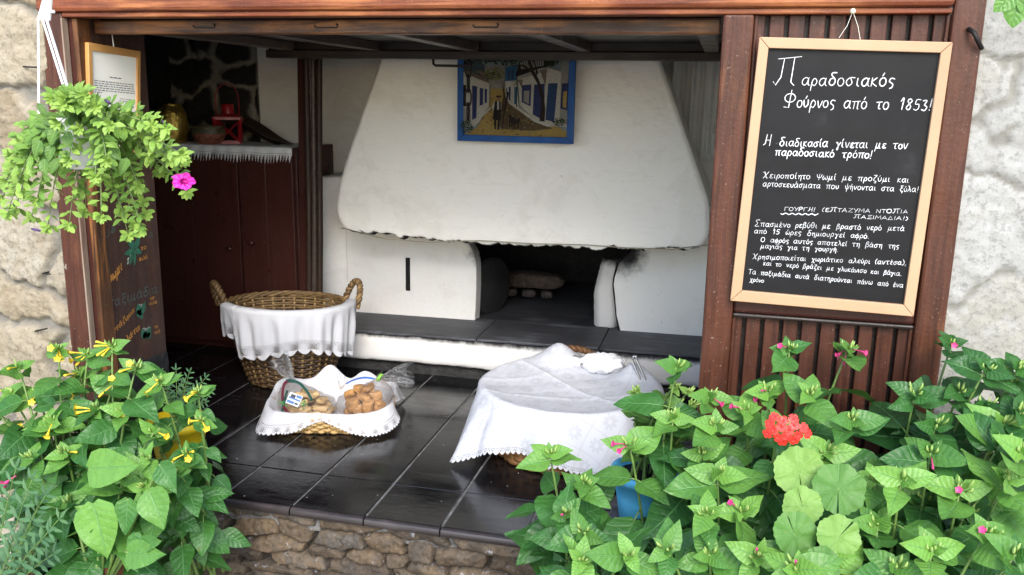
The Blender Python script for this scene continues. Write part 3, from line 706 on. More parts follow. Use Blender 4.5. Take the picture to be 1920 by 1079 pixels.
LN = [('Παραδοσιακός', 1449, 160, 1676, 163, 14, 2.1), ('Φούρνος από το 1853!', 1468, 201, 1747, 208, 13, 1.35), ('Η διαδικασία γίνεται με τον', 1431, 274, 1702, 280, 9.2, 1.4),
      ('παραδοσιακό τρόπο!', 1453, 292, 1636, 298, 9, 1), ('Χειροποίητο Ψωμί με προζύμι και', 1430, 334, 1704, 343, 8.4, 1.1), ('αρτοσκευάσματα που ψήνονται στα ξύλα!', 1430, 350, 1722, 361, 8.2, 1),
      ('ΓΟΥΡΓΗ! (ΕΠΤΑΖΥΜΑ ΝΤΟΠΙΑ', 1470, 396, 1702, 401, 5.6, 1), ('ΠΑΞΙΜΑΔΙΑ!)', 1600, 410, 1702, 414, 5.0, 1), ('Σπασμένο ρεβύθι με βραστό νερό μετά', 1415, 425, 1695, 434, 7.8, 1.1),
      ('από 15 ώρες δημιουργεί αφρό.', 1414, 438, 1630, 448, 7.4, 1), ('Ο αφρός αυτός αποτελεί τη βάση της', 1426, 454, 1685, 467, 7.2, 1), ('μαγιάς για τη γουργή.', 1426, 466, 1572, 473, 7.0, 1),
      ('Χρησιμοποιείται χωριάτικο αλεύρι (αντέσα),', 1411, 486, 1700, 498, 7.2, 1.1), ('και το νερό βράζει με γλυκάνισο και βάγια.', 1431, 498, 1691, 518, 6.8, 1),
      ('Τα παξιμάδια αυτά διατηρούνται πάνω από ένα', 1403, 514, 1693, 540, 7.2, 1), ('χρόνο', 1406, 528, 1432, 531, 6.5, 1)]
for i, (t, x0, y0, x1, y1, xh, fc) in enumerate(LN):
    p0, p1 = B(x0, y0, YT), B(x1, y1, YT); d = (p1-p0).normalized(); up = Vector((-d.z, 0, d.x)); up = up*.93+Vector((.07, 0, .93))*.07
    tx = MB(); write(tx, t, p0, p1, up, (0, -1, 0), xh*(.00146 if i < 4 else .00122), .0025 if i < 4 else .00145, fc, .06, seed=i+3); tx.build('text_line', M['chalk'], bd_)
ul = [B(1464+70*k/24, 401.5+1.6*k/24+1.4*math.sin(k*1.5), YT)+Vector((0, -.0005, 0)) for k in range(25)]
tx = MB(); ribbon(tx, ul, .0024, (0, -1, 0)); tx.build('underline', M['chalk'], bd_)
sg = MB(); pin = atY(1599, 22, -.05)
for q in ((1573, 72), (1613, 76)): e = B(*q, -.05); sg.tube([pin, pin.lerp(e, .5)+Vector((.004, 0, -.002)), e], .0007, 4)
sg.build('hanging_string', M['paper'], bd_)
pn = MB(); pn.lathe([(.0, -.014), (.006, -.013), (.0075, -.008), (.006, -.003), (.002, .008)], (pin.x, -.044, pin.z), 12, axis=(0, 1, 0))
tag(pn.build('push_pin', simple('ivory_plastic', (.75, .71, .55), rough=.35, bump=0), None, smooth=True), 'small round ivory push pin holding the chalkboard string', 'pin')

# ------------------------------------------------------------------ painted price lettering on the side board
def SX(px, py): return atX(px, py, -1.4732)
org_ = simple('orange_paint', (.52, .23, .04), (.4, .17, .03), 60, .6, 0); gre = simple('grey_green_paint', (.075, .095, .085), (.04, .05, .045), 60, .6, 0)
grn = simple('green_paint', (.02, .13, .075), (.015, .09, .05), 40, .6, 0); whp = simple('white_paint', (.5, .55, .48), rough=.6, bump=0)
def lettering(name, items, mat, par):
    for i, (t, x0, y0, x1, y1, xh, wd) in enumerate(items):
        mb = MB(); p0, p1 = SX(x0, y0), SX(x1, y1); write(mb, t, p0, p1, (0, 0, 1), (1, 0, 0), xh*.0017, wd, 1, .1, seed=i+40); mb.build(name, mat, par)
lettering('orange_lettering', [('ψωμι', 203, 537, 229, 506, 14, .006), ('επτάζυμα:', 206, 635, 254, 583, 8, .0038), ('λάτα', 236, 644, 262, 618, 9, .004), ('Kα', 212, 670, 228, 655, 11, .005),
                ('το', 264, 470, 274, 467, 6, .003), ('κιλό', 261, 490, 276, 486, 6, .003), ('το', 281, 564, 289, 561, 5, .0026), ('κιλό', 280, 573, 294, 569, 5, .0026), ('το', 289, 617, 296, 615, 5, .0026), ('κιλό', 290, 627, 300, 624, 5, .0026)], org_, sp)
lettering('grey_lettering', [('παξιμάδια:', 202, 578, 300, 548, 13, .0052), ('ψει', 192, 460, 226, 420, 15, .005), ('Ω', 277, 446, 286, 444, 6, .003)], gre, sp)
def leafpoly(px, py, ax, ay, wd, lift=.0003):
    p0, p1 = SX(px, py), SX(ax, ay); d = p1-p0; s = Vector((1, 0, 0)).cross(d).normalized()*wd; up = Vector((lift, 0, 0))
    out = [p0+up]+[p0+d*t+s*math.sin(math.pi*t**.8)+up for t in (.2, .45, .7, .9)]+[p1+up]+[p0+d*t-s*math.sin(math.pi*t**.8)+up for t in (.9, .7, .45, .2)]
    lf = MB(); lf.prism(out, (.0006, 0, 0)); lf.build('painted_leaf', grn, sp)
for q in ((252, 468, 238, 445, .014), (252, 468, 262, 444, .014), (252, 470, 232, 478, .012), (252, 470, 266, 475, .012), (252, 470, 252, 500, .009), (250, 472, 243, 498, .009),
          (262, 592, 258, 570, .016), (264, 592, 272, 566, .014), (264, 592, 256, 584, .016), (264, 588, 266, 600, .012), (272, 636, 266, 618, .016), (274, 636, 283, 612, .014), (274, 632, 268, 627, .018), (274, 634, 284, 626, .014)): leafpoly(*q)
lettering('white_prices', [('250', 238, 497, 252, 478, 6.5, .0034), ('800', 259, 581, 272, 578, 7, .0034), ('700', 267, 626, 281, 622, 7, .0034)], whp, sp)

# ------------------------------------------------------------------ framed certificate
XC = -1.455
ce = thing('framed_certificate', (XC, .14, 1.6), 'printed cream certificate in a honey coloured frame hung on the dark board', 'certificate')
co = [atX(*q, XC) for q in ((166, 80), (264, 97), (263, 287), (172, 290))]
def toward(c, P, k): return [p+(c-p).normalized()*k for p in P]
cc = sum(co, Vector())/4; ci = [cc+(p-cc)*.86 for p in co]
fm = MB()
for i in range(4):
    j = (i+1) % 4; fm.prism([co[i], co[j], ci[j], ci[i]], (-.016, 0, 0))
fm.build('frame', M['pinecert'], ce, bevel=.002)
pp = MB(); pp.prism([p+Vector((-.006, 0, 0)) for p in ci], (-.006, 0, 0)); pp.build('paper', M['paper'], ce)
pr = MB(); e1 = (ci[1]-ci[0]); e2 = (ci[3]-ci[0]); q0 = ci[0]+Vector((-.0052, 0, 0))
def dash(u0, u1, v, h=.006):
    x = u0
    while x < u1-.01:
        l = random.uniform(.03, .09); b = min(x+l, u1); pr.add([q0+e1*x+e2*v, q0+e1*b+e2*v, q0+e1*b+e2*(v+h), q0+e1*x+e2*(v+h)], [(0, 1, 2, 3)]); x = b+.018
dash(.38, .64, .245, .011)
for k in range(6): dash(.05, .95 if k < 5 else .2, .30+.024*k, .009)
dash(.6, .85, .47); dash(.58, .88, .495); dash(.06, .25, .53)
for k in range(4): dash(.10, .24, .58+.03*k)
pr.build('printed_text', M['ink'], ce)
hk = MB(); tmid = (co[0]+co[1])/2; hk.tube([tmid+Vector((-.008, -.0, -.004)), tmid+Vector((-.012, 0, .05))], .002, 5); hk.build('hanging_cord', M['paper'], ce)

# ------------------------------------------------------------------ painting with blue frame
YP = 1.44
pt = thing('framed_painting', (-.337, YP, 1.6), 'street scene painting in a blue frame hung on the white hood', 'painting')
A_, Bq = atY(857, 265, YP), atY(1074, 270, YP); x0p, x1p = A_.x, Bq.x; z0p, z1p = A_.z-.0, 2.055
bfm = MB(); t_ = .030
bl = simple('blue_frame_paint', (.010, .075, .25), (.007, .05, .19), 12, .5, .15, spec=.2)
for pts in ([(x0p, z0p), (x1p, z0p), (x1p-t_, z0p+t_), (x0p+t_, z0p+t_)], [(x0p, z0p), (x0p+t_, z0p+t_), (x0p+t_, z1p-t_), (x0p, z1p)], [(x1p, z0p), (x1p, z1p), (x1p-t_, z1p-t_), (x1p-t_, z0p+t_)], [(x0p, z1p), (x0p+t_, z1p-t_), (x1p-t_, z1p-t_), (x1p, z1p)]):
    bfm.prism([(x, YP, z) for x, z in pts], (0, .028, 0))
bfm.build('frame', bl, pt, bevel=.002)
pal = {'sky': (.26, .32, .34), 'hill': (.08, .11, .13), 'wall': (.52, .50, .44), 'wallsh': (.30, .29, .26), 'road': (.42, .29, .09), 'roadd': (.13, .09, .05), 'stone': (.30, .26, .19), 'blue': (.035, .045, .13), 'blue2': (.03, .12, .22), 'dark': (.018, .015, .014), 'leaf': (.035, .055, .015), 'leaf2': (.19, .20, .05), 'trunk': (.03, .02, .016), 'roof': (.18, .14, .11), 'skin': (.3, .17, .1), 'shirt': (.5, .48, .43)}
keys = list(pal); cm_ = MB(); x0i, x1i, z0i, z1i = x0p+t_, x1p-t_, z0p+t_, z1p-t_
def pc(u, v): return (x0i+(u-160)/(1275-160)*(x1i-x0i), z0i+(940-v)/(940-0)*(z1i-z0i)*1.0)
lay = [0]
def poly(col, *uv):
    lay[0] += 1; y = YP+.016-.00006*lay[0]
    P = [pc(max(160, min(1275, u)), max(-10, min(940, v))) for u, v in uv]
    cm_.add([(x, y, z) for x, z in P], [tuple(range(len(P)))], None, keys.index(col))
def blob(col, cu, cv, ru, rv, n=70, s=14):
    for _ in range(n):
        a = random.uniform(0, 6.28); r = math.sqrt(random.random()); u, v = cu+ru*r*math.cos(a), cv+rv*r*math.sin(a); t = random.uniform(0, 3.1); k = s*random.uniform(.6, 1.4)
        poly(col, (u+k*math.cos(t), v+k*math.sin(t)*.7), (u-k*.4*math.sin(t), v+k*.4*math.cos(t)), (u-k*math.cos(t), v-k*math.sin(t)*.7), (u+k*.4*math.sin(t), v-k*.4*math.cos(t)))
poly('sky', (160, -10), (1275, -10), (1275, 940), (160, 940)); poly('hill', (160, 110), (300, 120), (420, 200), (420, 330), (160, 330))
poly('wallsh', (380, 180), (610, 190), (610, 420), (380, 420)); poly('road', (450, 420), (600, 420), (720, 620), (1275, 880), (1275, 940), (160, 940), (300, 860), (430, 620))
poly('roadd', (590, 500), (640, 540), (960, 770), (1120, 850), (900, 880), (620, 870), (520, 860), (560, 640))
for _ in range(260):
    v = random.uniform(470, 930); f = (v-430)/500; u = 520+(random.uniform(-.9, 1.25))*(80+330*f); 
    if u < 300 or (v < 780 and u > 700+(v-540)*1.3): continue
    k = 4+14*f; poly(random.choice(['stone', 'roadd', 'road', 'roadd']), (u-k, v), (u, v-k*.4), (u+k, v), (u, v+k*.45))
poly('wall', (160, 260), (250, 300), (440, 380), (440, 620), (290, 800), (160, 830)); poly('roof', (160, 225), (250, 260), (430, 330), (440, 370), (250, 300), (160, 260)); poly('roof', (290, 250), (360, 235), (430, 300), (430, 330))
poly('wallsh', (160, 640), (245, 640), (245, 800), (160, 860)); poly('dark', (160, 390), (190, 400), (190, 630), (160, 630)); poly('blue', (255, 400), (310, 410), (305, 750), (258, 775)); poly('blue', (338, 425), (376, 430), (376, 605), (338, 620)); poly('blue', (392, 432), (418, 436), (418, 580), (392, 592))
poly('wall', (440, 640), (480, 630), (370, 740), (290, 850), (240, 830), (290, 770))
poly('wallsh', (480, 370), (600, 370), (600, 430), (470, 430)); poly('blue2', (610, 200), (730, 180), (730, 340), (610, 350)); poly('blue', (640, 230), (660, 225), (660, 330), (640, 330)); poly('blue', (675, 222), (700, 218), (700, 330), (675, 330))
poly('wall', (610, 350), (730, 340), (760, 620), (620, 520)); poly('blue2', (710, 410), (742, 410), (740, 600), (712, 590)); poly('blue', (652, 410), (672, 410), (670, 560), (652, 545)); poly('blue', (625, 425), (636, 425), (636, 490), (625, 485))
poly('wall', (740, 240), (1060, 200), (1200, 240), (1275, 60), (1275, 830), (1120, 820), (960, 760), (770, 610)); poly('wallsh', (1200, 80), (1275, 60), (1275, 800), (1195, 780))
poly('dark', (800, -10), (1110, -10), (1130, 170), (1000, 200), (740, 300), (720, 300)); poly('wallsh', (760, 120), (880, 90), (1020, 80), (1020, 180), (780, 220))
for k in range(14): u = 800+k*24; poly('dark', (u, -10), (u+7, -10), (u+7, 180), (u, 190))
poly('wallsh', (730, 300), (1050, 195), (1060, 230), (760, 330)); poly('roof', (740, 330), (800, 330), (790, 420)); poly('roof', (980, 230), (1050, 220), (1040, 400))
poly('blue', (792, 390), (892, 380), (888, 615), (792, 570)); poly('wallsh', (812, 450), (872, 445), (868, 590), (812, 560)); poly('blue', (920, 380), (1030, 370), (1040, 770), (912, 700)); poly('blue', (1068, 366), (1166, 362), (1140, 775), (1048, 755))
for k in range(6): poly('blue2', (1075+k*14, 375), (1079+k*14, 375), (1062+k*14, 750), (1058+k*14, 750))
poly('blue', (1210, 365), (1275, 360), (1275, 650), (1202, 630)); poly('road', (1228, 450), (1268, 445), (1262, 625), (1224, 615))
poly('wall', (620, 520), (700, 580), (960, 760), (1130, 820), (1080, 830), (930, 780), (660, 590)); 
poly('trunk', (820, 60), (850, 70), (920, 240), (970, 330), (1020, 470), (1045, 640), (1040, 775), (985, 770), (1000, 560), (960, 380), (900, 280)); poly('trunk', (940, 300), (930, 200), (890, 90), (905, 90), (960, 250)); poly('trunk', (660, 180), (800, 170), (870, 210), (910, 280), (870, 240), (790, 190)); poly('trunk', (580, 340), (600, 430), (615, 520), (603, 520), (588, 430))
blob('leaf', 560, 110, 260, 70, 230, 17); blob('leaf', 720, 60, 330, 60, 160, 17); blob('leaf2', 520, 270, 95, 70, 110, 13); blob('leaf', 500, 300, 90, 40, 50, 12); blob('leaf', 1120, 130, 70, 70, 90, 12); blob('leaf', 225, 850, 65, 80, 120, 12); blob('leaf', 1210, 770, 60, 45, 80, 12); blob('leaf2', 740, 370, 25, 40, 25, 9)
poly('trunk', (764, 400), (772, 620), (762, 620), (758, 410)); poly('dark', (655, 460), (685, 470), (640, 700), (624, 870), (616, 870), (632, 690), (660, 490))
poly('skin', (556, 510), (592, 510), (590, 560), (558, 560)); poly('dark', (548, 505), (610, 505), (600, 520), (552, 525)); poly('shirt', (530, 570), (600, 565), (606, 650), (520, 670), (505, 620)); poly('dark', (535, 570), (560, 560), (562, 660), (600, 640), (598, 760), (560, 770), (515, 750), (525, 660)); poly('dark', (580, 565), (598, 570), (600, 650), (582, 650)); poly('dark', (530, 750), (555, 765), (552, 870), (535, 860)); poly('dark', (570, 760), (588, 755), (585, 875), (570, 870))
poly('trunk', (680, 720), (700, 705), (770, 760), (800, 740), (812, 770), (780, 800), (740, 810), (700, 790)); 
for u in (690, 715, 742, 780): poly('trunk', (u, 770), (u+16, 780), (u+10, 862), (u+2, 862))
cvm = [simple('canvas_'+k, tuple(c*.62 for c in pal[k]), tuple(c*.42 for c in pal[k]), 120, .8, .15, spec=.15) for k in keys]  # palette darkened: the shade over the painting is put into its colours
cm_.build('canvas', cvm, pt)
back = MB(); back.box((x0i-.004, YP+.018, z0i-.004), (x1i+.004, YP+.026, z1i+.004)); back.build('canvas_back', cvm[0], pt)

# ------------------------------------------------------------------ things on the cupboard
YV = 1.80
def dims(x0, x1, yt, yb, Y): a, b = atY(x0, yb, Y), atY(x1, yt, Y); return (a.x+b.x)/2, (b.x-a.x), zt+.003, b.z-zt-.003
cx, wd, zb0, hh = dims(303, 350, 196, 270, YV)
vs = MB(); pr_ = [(.40, 0), (.46, .06), (.50, .3), (.49, .55), (.46, .75), (.36, .92), (.30, .97), (.33, 1.0), (.27, .985), (.24, .92), (.0, .9)]
vs.lathe([(r*wd, z*hh) for r, z in pr_], (cx, YV-.02, zb0), 40)
gold = NT('hammered_gold'); gold.set(Base_Color=(.62, .43, .10), Metallic=.9, Roughness=.30); gold.bump(gold.noise(38, 4, .6), .8, .012)
tag(vs.build('vase', gold.m, None, smooth=True), 'hammered gold coloured vase at the left end of the lace runner', 'vase')
cx, wd, zb0, hh = dims(365, 419, 237, 272, YV-.09)
bo = thing('painted_bowl', (cx, YV-.09, zb0), 'squat terracotta bowl painted with dark scrolls beside the red lantern', 'bowl')
bb = MB(); bb.lathe([(.30*wd, 0), (.38*wd, .1*hh), (.46*wd, .36*hh), (.49*wd, .56*hh)], (cx, YV-.09, zb0), 36); bb.build('body', simple('terracotta_red', (.26, .085, .05), (.2, .065, .04), 30, .6, .2), bo, smooth=True)
bb = MB(); bb.lathe([(.49*wd, .56*hh), (.50*wd, .62*hh), (.47*wd, .86*hh), (.49*wd, 1.0*hh), (.46*wd, 1.0*hh), (.43*wd, .8*hh), (.40*wd, .3*hh), (0, .25*hh)], (cx, YV-.09, zb0), 36); bb.build('collar', simple('olive_glaze', (.10, .085, .045), rough=.5, scale=30), bo, smooth=True)
sc_ = MB()
for k in range(8):
    a0 = -math.pi+k*math.pi/4+.2
    for zc, am, r in ((.36, .12, .475), (.80, .09, .492)):
        P = []
        for i in range(15):
            t = i/14; a = a0+t*.62; z = zc+am*math.sin(t*6.2+k); rr = np.interp(z, [0, .1, .36, .56, .62, .86, 1.0], [.30, .38, .46, .49, .50, .47, .49])
            P.append((cx+(rr*wd+.0008)*math.cos(a), YV-.09+(rr*wd+.0008)*math.sin(a), zb0+z*hh))
        sc_.tube(P, .0016, 5)
sc_.build('scroll_pattern', M['iron'], bo)
x_l, w_l, zb0, hh = dims(401, 457, 218, 274, YV+.0)
red = simple('red_enamel', (.36, .012, .018), (.27, .01, .014), 12, .35, .05)
la = thing('lantern', (x_l, YV, zb0), 'red metal lantern with crossed panes and a looped handle', 'lantern')
hw = w_l*.36; rot = Matrix.Rotation(rad(28), 3, 'Z')
def LP(x, y, z): return Vector((x_l, YV, zb0))+rot @ Vector((x, y, z))
bars = MB()
for sx, sy in ((-1, -1), (1, -1), (1, 1), (-1, 1)):
    bars.tube([LP(sx*hw*.82, sy*hw*.82, 0), LP(sx*hw*.98, sy*hw*.98, hh*.93)], .0105, 4)
for z, k in ((.006, .84), (hh*.9, .98)):
    for (ax, ay), (bx_, by_) in (((-1, -1), (1, -1)), ((1, -1), (1, 1)), ((1, 1), (-1, 1)), ((-1, 1), (-1, -1))):
        bars.tube([LP(ax*hw*k, ay*hw*k, z), LP(bx_*hw*k, by_*hw*k, z)], .0105, 4)
bars.build('cage', red, la)
xb_ = MB()
for (ax, ay), (bx_, by_) in (((-1, -1), (1, -1)), ((1, -1), (1, 1)), ((1, 1), (-1, 1)), ((-1, 1), (-1, -1))):
    for za, zb_ in ((.05, .86), (.86, .05)):
        ka, kb = .84+.14*za, .84+.14*zb_; xb_.tube([LP(ax*hw*ka, ay*hw*ka, za*hh), LP(bx_*hw*kb, by_*hw*kb, zb_*hh)], .0040, 4)
xb_.build('crossed_wires', red, la)
bx2 = MB(); bx2.prism([LP(-hw*.85, -hw*.85, -.0), LP(hw*.85, -hw*.85, -.0), LP(hw*.85, hw*.85, -.0), LP(-hw*.85, hw*.85, -.0)], (0, 0, .006)); bx2.build('base', red, la)
tp = MB()
r0 = [LP(s*hw*1.12, t*hw*1.12, hh*.95) for s, t in ((-1, -1), (1, -1), (1, 1), (-1, 1))]; r1 = [LP(s*hw*.35, t*hw*.35, hh*1.08) for s, t in ((-1, -1), (1, -1), (1, 1), (-1, 1))]
tp.add(r0+r1, [(0, 1, 5, 4), (1, 2, 6, 5), (2, 3, 7, 6), (3, 0, 4, 7), (4, 5, 6, 7), (3, 2, 1, 0)]); tp.build('roof', red, la)
cp = MB(); cp.lathe([(.034, 0), (.034, .045), (.03, .05), (.0, .052)], LP(0, 0, hh*1.07), 20); cp.build('chimney_cap', red, la, smooth=True)
hl = MB(); hz = hh*1.12; R_ = .06; hl.tube([LP(-R_*1.0, 0, hz-.03)]+[LP(-R_*math.cos(t)*1.0, 0, hz+.075+.075*math.sin(t)) for t in [math.pi*i/12 for i in range(13)]]+[LP(R_, 0, hz-.03)], .003, 6); hl.build('handle', red, la, smooth=True)
dw = MB(); P = []; a0, a1 = atY(458, 256, YV+.06), atY(534, 271, YV-.02); n = 16
for i in range(n+1):
    t = i/n; c = Vector((a0.x-.12+(a1.x-a0.x+.12)*t, YV+.06, zt+.006+.115*(1-t)**1.3+.012*math.sin(t*6)))
    wdt = .085*math.sin(math.pi*min(1, .12+t*.88))**.7+.004
    P.append([c+Vector((.1*k*k*.2, -k*wdt, .05*(abs(k))**2*(1-t)+ .004)) for k in [j/6-1 for j in range(13)]])
dw.grid(P); dw.grid([[p-Vector((0, 0, .012)) for p in r] for r in P][::-1])
tag(dw.build('driftwood_tray', M['pole'], None, smooth=True), 'dark pointed wooden tray lying right of the red lantern', 'wooden tray')

# ------------------------------------------------------------------ cloth + wicker materials
def cloth_mat(name, band=.06, scallop=(.03, .012), hole=.011, holes=.35, motif=None, c=(.80, .80, .82), fringe=0, mattr=False):
    m = NT(name); uv = m.uv(); u, v, _ = m.xyz(uv)
    fx = m.math('SINE', m.math('MULTIPLY', u, 2*math.pi/hole)); fy = m.math('SINE', m.math('MULTIPLY', v, 2*math.pi/hole))
    grid_ = m.math('MULTIPLY', fx, fy)
    big = m.math('MULTIPLY', m.math('SINE', m.math('MULTIPLY', u, 2*math.pi/(band*1.3))), m.math('SINE', m.math('MULTIPLY', v, math.pi/band)))
    thr = m.math('SUBTRACT', .62-holes*.35, m.math('MULTIPLY', big, .55))
    inb = m.math('MULTIPLY', m.math('LESS_THAN', v, band), m.math('GREATER_THAN', v, scallop[1]+.002))
    hol = m.math('MULTIPLY', m.math('GREATER_THAN', grid_, thr), inb)
    row = m.math('MULTIPLY', m.math('GREATER_THAN', m.math('SINE', m.math('MULTIPLY', u, 2*math.pi/.006)), .1), m.math('COMPARE', v, band+.006, .0016))
    hol = m.math('MAXIMUM', hol, row)
    if fringe:
        saw = m.math('FRACT', m.math('ADD', m.math('DIVIDE', u, .018), m.math('MULTIPLY', m.noise(30, 1), .5))); cut = m.math('MULTIPLY', saw, fringe)
    else:
        cut = m.math('MULTIPLY', m.math('SUBTRACT', 1., m.math('ABSOLUTE', m.math('SINE', m.math('MULTIPLY', u, math.pi/scallop[0])))), scallop[1])
    edge = m.math('LESS_THAN', v, cut)
    a = m.math('SUBTRACT', 1., m.math('MAXIMUM', hol, edge))
    col = c
    h = m.noise(900, 2, .5, uv)
    if motif:
        mu_, mv_ = (m.attr('mu'), m.attr('mv')) if mattr else (u, v)
        cu = m.math('SUBTRACT', m.math('FRACT', m.math('DIVIDE', mu_, motif)), .5); cv = m.math('SUBTRACT', m.math('FRACT', m.math('DIVIDE', m.math('ADD', mv_, .03), motif)), .5)
        r = m.math('SQRT', m.math('ADD', m.math('MULTIPLY', cu, cu), m.math('MULTIPLY', cv, cv))); th = m.math('ARCTAN2', cv, cu)
        pet = m.math('LESS_THAN', r, m.math('MULTIPLY', m.math('ADD', .62, m.math('MULTIPLY', m.math('ABSOLUTE', m.math('COSINE', m.math('MULTIPLY', th, 4.))), .55)), .26))
        ring = m.math('GREATER_THAN', r, .09)
        line = m.math('MAXIMUM', m.math('GREATER_THAN', m.math('ABSOLUTE', cu), .485), m.math('GREATER_THAN', m.math('ABSOLUTE', cv), .485))
        mk = m.math('MAXIMUM', m.math('MULTIPLY', m.math('MULTIPLY', pet, ring), .8), line)
        col = m.mix(m.math('MULTIPLY', mk, .42), c, tuple(x*.6 for x in c))
    m.set(Base_Color=col, Roughness=.85, Specular_IOR_Level=.2)
    m.bump(m.math('ADD', m.math('MULTIPLY', h, .2), m.math('MULTIPLY', m.noise(20, 2, .5), .6)), .05, .006)
    tr = m.n.new('ShaderNodeBsdfTranslucent'); m.put(tr.inputs[0], (.8, .8, .82)); mx = m.n.new('ShaderNodeMixShader'); mx.inputs[0].default_value = .22
    tp_ = m.n.new('ShaderNodeBsdfTransparent'); mx2 = m.n.new('ShaderNodeMixShader')
    m.t.links.new(m.b.outputs[0], mx.inputs[1]); m.t.links.new(tr.outputs[0], mx.inputs[2])
    m.put(mx2.inputs[0], a); m.t.links.new(tp_.outputs[0], mx2.inputs[1]); m.t.links.new(mx.outputs[0], mx2.inputs[2]); m.t.links.new(mx2.outputs[0], m.out.inputs[0])
    return m.m
def wicker_mat(name, stops):
    m = NT(name); t = m.attr('tint'); n = m.noise(35, 4, .6); f = m.noise(160, 3, .6)
    col = m.ramp(m.math('ADD', t, m.math('MULTIPLY', m.math('SUBTRACT', n, .5), .5)), stops)
    col = m.mix(m.math('MULTIPLY', m.sm(f, .5, .7), .3), col, (.03, .018, .01))
    m.set(Base_Color=col, Roughness=.5, Specular_IOR_Level=.4); m.bump(f, .3, .002); return m.m
M['wick_d'] = wicker_mat('dark_willow', [(0, (.045, .026, .013)), (.5, (.13, .075, .032)), (1, (.42, .27, .11))])
M['wick_l'] = wicker_mat('pale_straw', [(0, (.33, .20, .075)), (.5, (.50, .33, .13)), (1, (.62, .46, .22))])
M['wick_m'] = wicker_mat('brown_willow', [(0, (.10, .045, .018)), (.5, (.24, .115, .04)), (1, (.40, .23, .09))])

def basket(par, mat, cen, rad_fn, z0, z1, rows, nst, rod, amp, tint_fn, rimr, seg=3, base=True, lean=0):
    """woven side: rows of rods running in and out of nst uprights. rad_fn(theta, t) -> Vector offset in plan"""
    mb = MB(); sk = MB(); cen = Vector(cen)
    N = nst*seg
    for r in range(rows):
        t = (r+.5)/rows; z = z0+(z1-z0)*t
        P = []
        for i in range(N):
            th = 2*math.pi*i/N; o = rad_fn(th, t); d = Vector((o.x, o.y, 0)).normalized()
            k = amp*math.cos(nst/2*th+math.pi*r); P.append(Vector((cen.x+o.x+d.x*k, cen.y+o.y+d.y*k, z+.0015*math.sin(th*7+r*3))))
        mb.tube(P, rod*(z1-z0)/rows, 5, closed=True, tint=min(1, max(0, tint_fn(t)+random.uniform(-.12, .12))))
    mb.build('woven_side', mat, par, smooth=True)
    for i in range(nst):
        th = 2*math.pi*(i+.0)/nst; P = []
        for k in range(7):
            t = k/6; o = rad_fn(th+lean*t, t); P.append((cen.x+o.x, cen.y+o.y, z0+(z1-z0)*t))
        sk.tube(P, rod*(z1-z0)/rows*.95, 5, tint=min(1, tint_fn(.8)+.25))
    sk.build('uprights', mat, par, smooth=True)
    rm = MB()
    for q in range(3):
        P = []
        for i in range(N*2):
            th = 2*math.pi*i/(N*2); o = rad_fn(th, 1.0); d = o.normalized(); a = nst/3*th+q*2.094
            P.append((cen.x+o.x+d.x*rimr*.7*math.cos(a), cen.y+o.y+d.y*rimr*.7*math.cos(a), z1+rimr*.3+rimr*.7*math.sin(a)))
        rm.tube(P, rimr*.75, 5, closed=True, tint=min(1, tint_fn(1.)+random.uniform(-.1, .1)))
    rm.build('rim', mat, par, smooth=True)
    if base:
        b = MB(); n = 40; V = [(cen.x, cen.y, z0+.004)]+[tuple(Vector((cen.x, cen.y, z0+.004))+rad_fn(2*math.pi*i/n, 0)*.99) for i in range(n)]
        b.add(V, [(0, 1+i, 1+(i+1) % n) for i in range(n)], None, 0, tint=.1); b.build('bottom', mat, par)

def rope(P0, P1, up, h, r, turns=7, n=60):
    P0, P1, up = Vector(P0), Vector(P1), Vector(up); out = [[], []]; ax = (P1-P0); mid = (P0+P1)/2
    side = ax.normalized().cross(up).normalized()
    for i in range(n):
        a = math.pi*i/(n-1); c = mid-ax*.5*math.cos(a)*1.0+up*h*math.sin(a)**.8; rd = (-ax.normalized()*math.cos(a)+up*math.sin(a)).normalized()
        for s in (0, 1):
            b = turns*2*a+math.pi*s; out[s].append(c+(rd*math.cos(b)+side*math.sin(b))*r*.6)
    return out

# ------------------------------------------------------------------ tall laundry basket with white lace cloth
BC = Vector((-1.42, 1.225, 0)); BR0, BR1, BZ0, BZ1, BOV = .205, .318, .405, .785, .78
def rf1(th, t): r = BR0+(BR1-BR0)*t**.9; return Vector((r*math.cos(th), r*BOV*math.sin(th), 0))
tb = thing('wicker_basket', (BC.x, BC.y, .4), 'tall dark wicker basket with two rope handles beside the cupboard', 'basket')
basket(tb, M['wick_d'], BC, rf1, BZ0, BZ1, 30, 34, .56, .006, lambda t: .14 if t < .80 else .66, .011)
for a in (28, 206):
    th = rad(a); c = Vector((BC.x+BR1*math.cos(th), BC.y+BR1*BOV*math.sin(th), BZ1-.01)); t_ = Vector((-math.sin(th+.45), math.cos(th+.45), 0)); hm = MB()
    outw = Vector((math.cos(th), math.sin(th), 0))
    for s in rope(c-t_*.062, c+t_*.062, Vector((0, 0, 1))+outw*.3, .125, .012): hm.tube(s, .0105, 6, tint=random.uniform(.5, .75))
    hm.build('handle', M['wick_d'], tb, smooth=True)
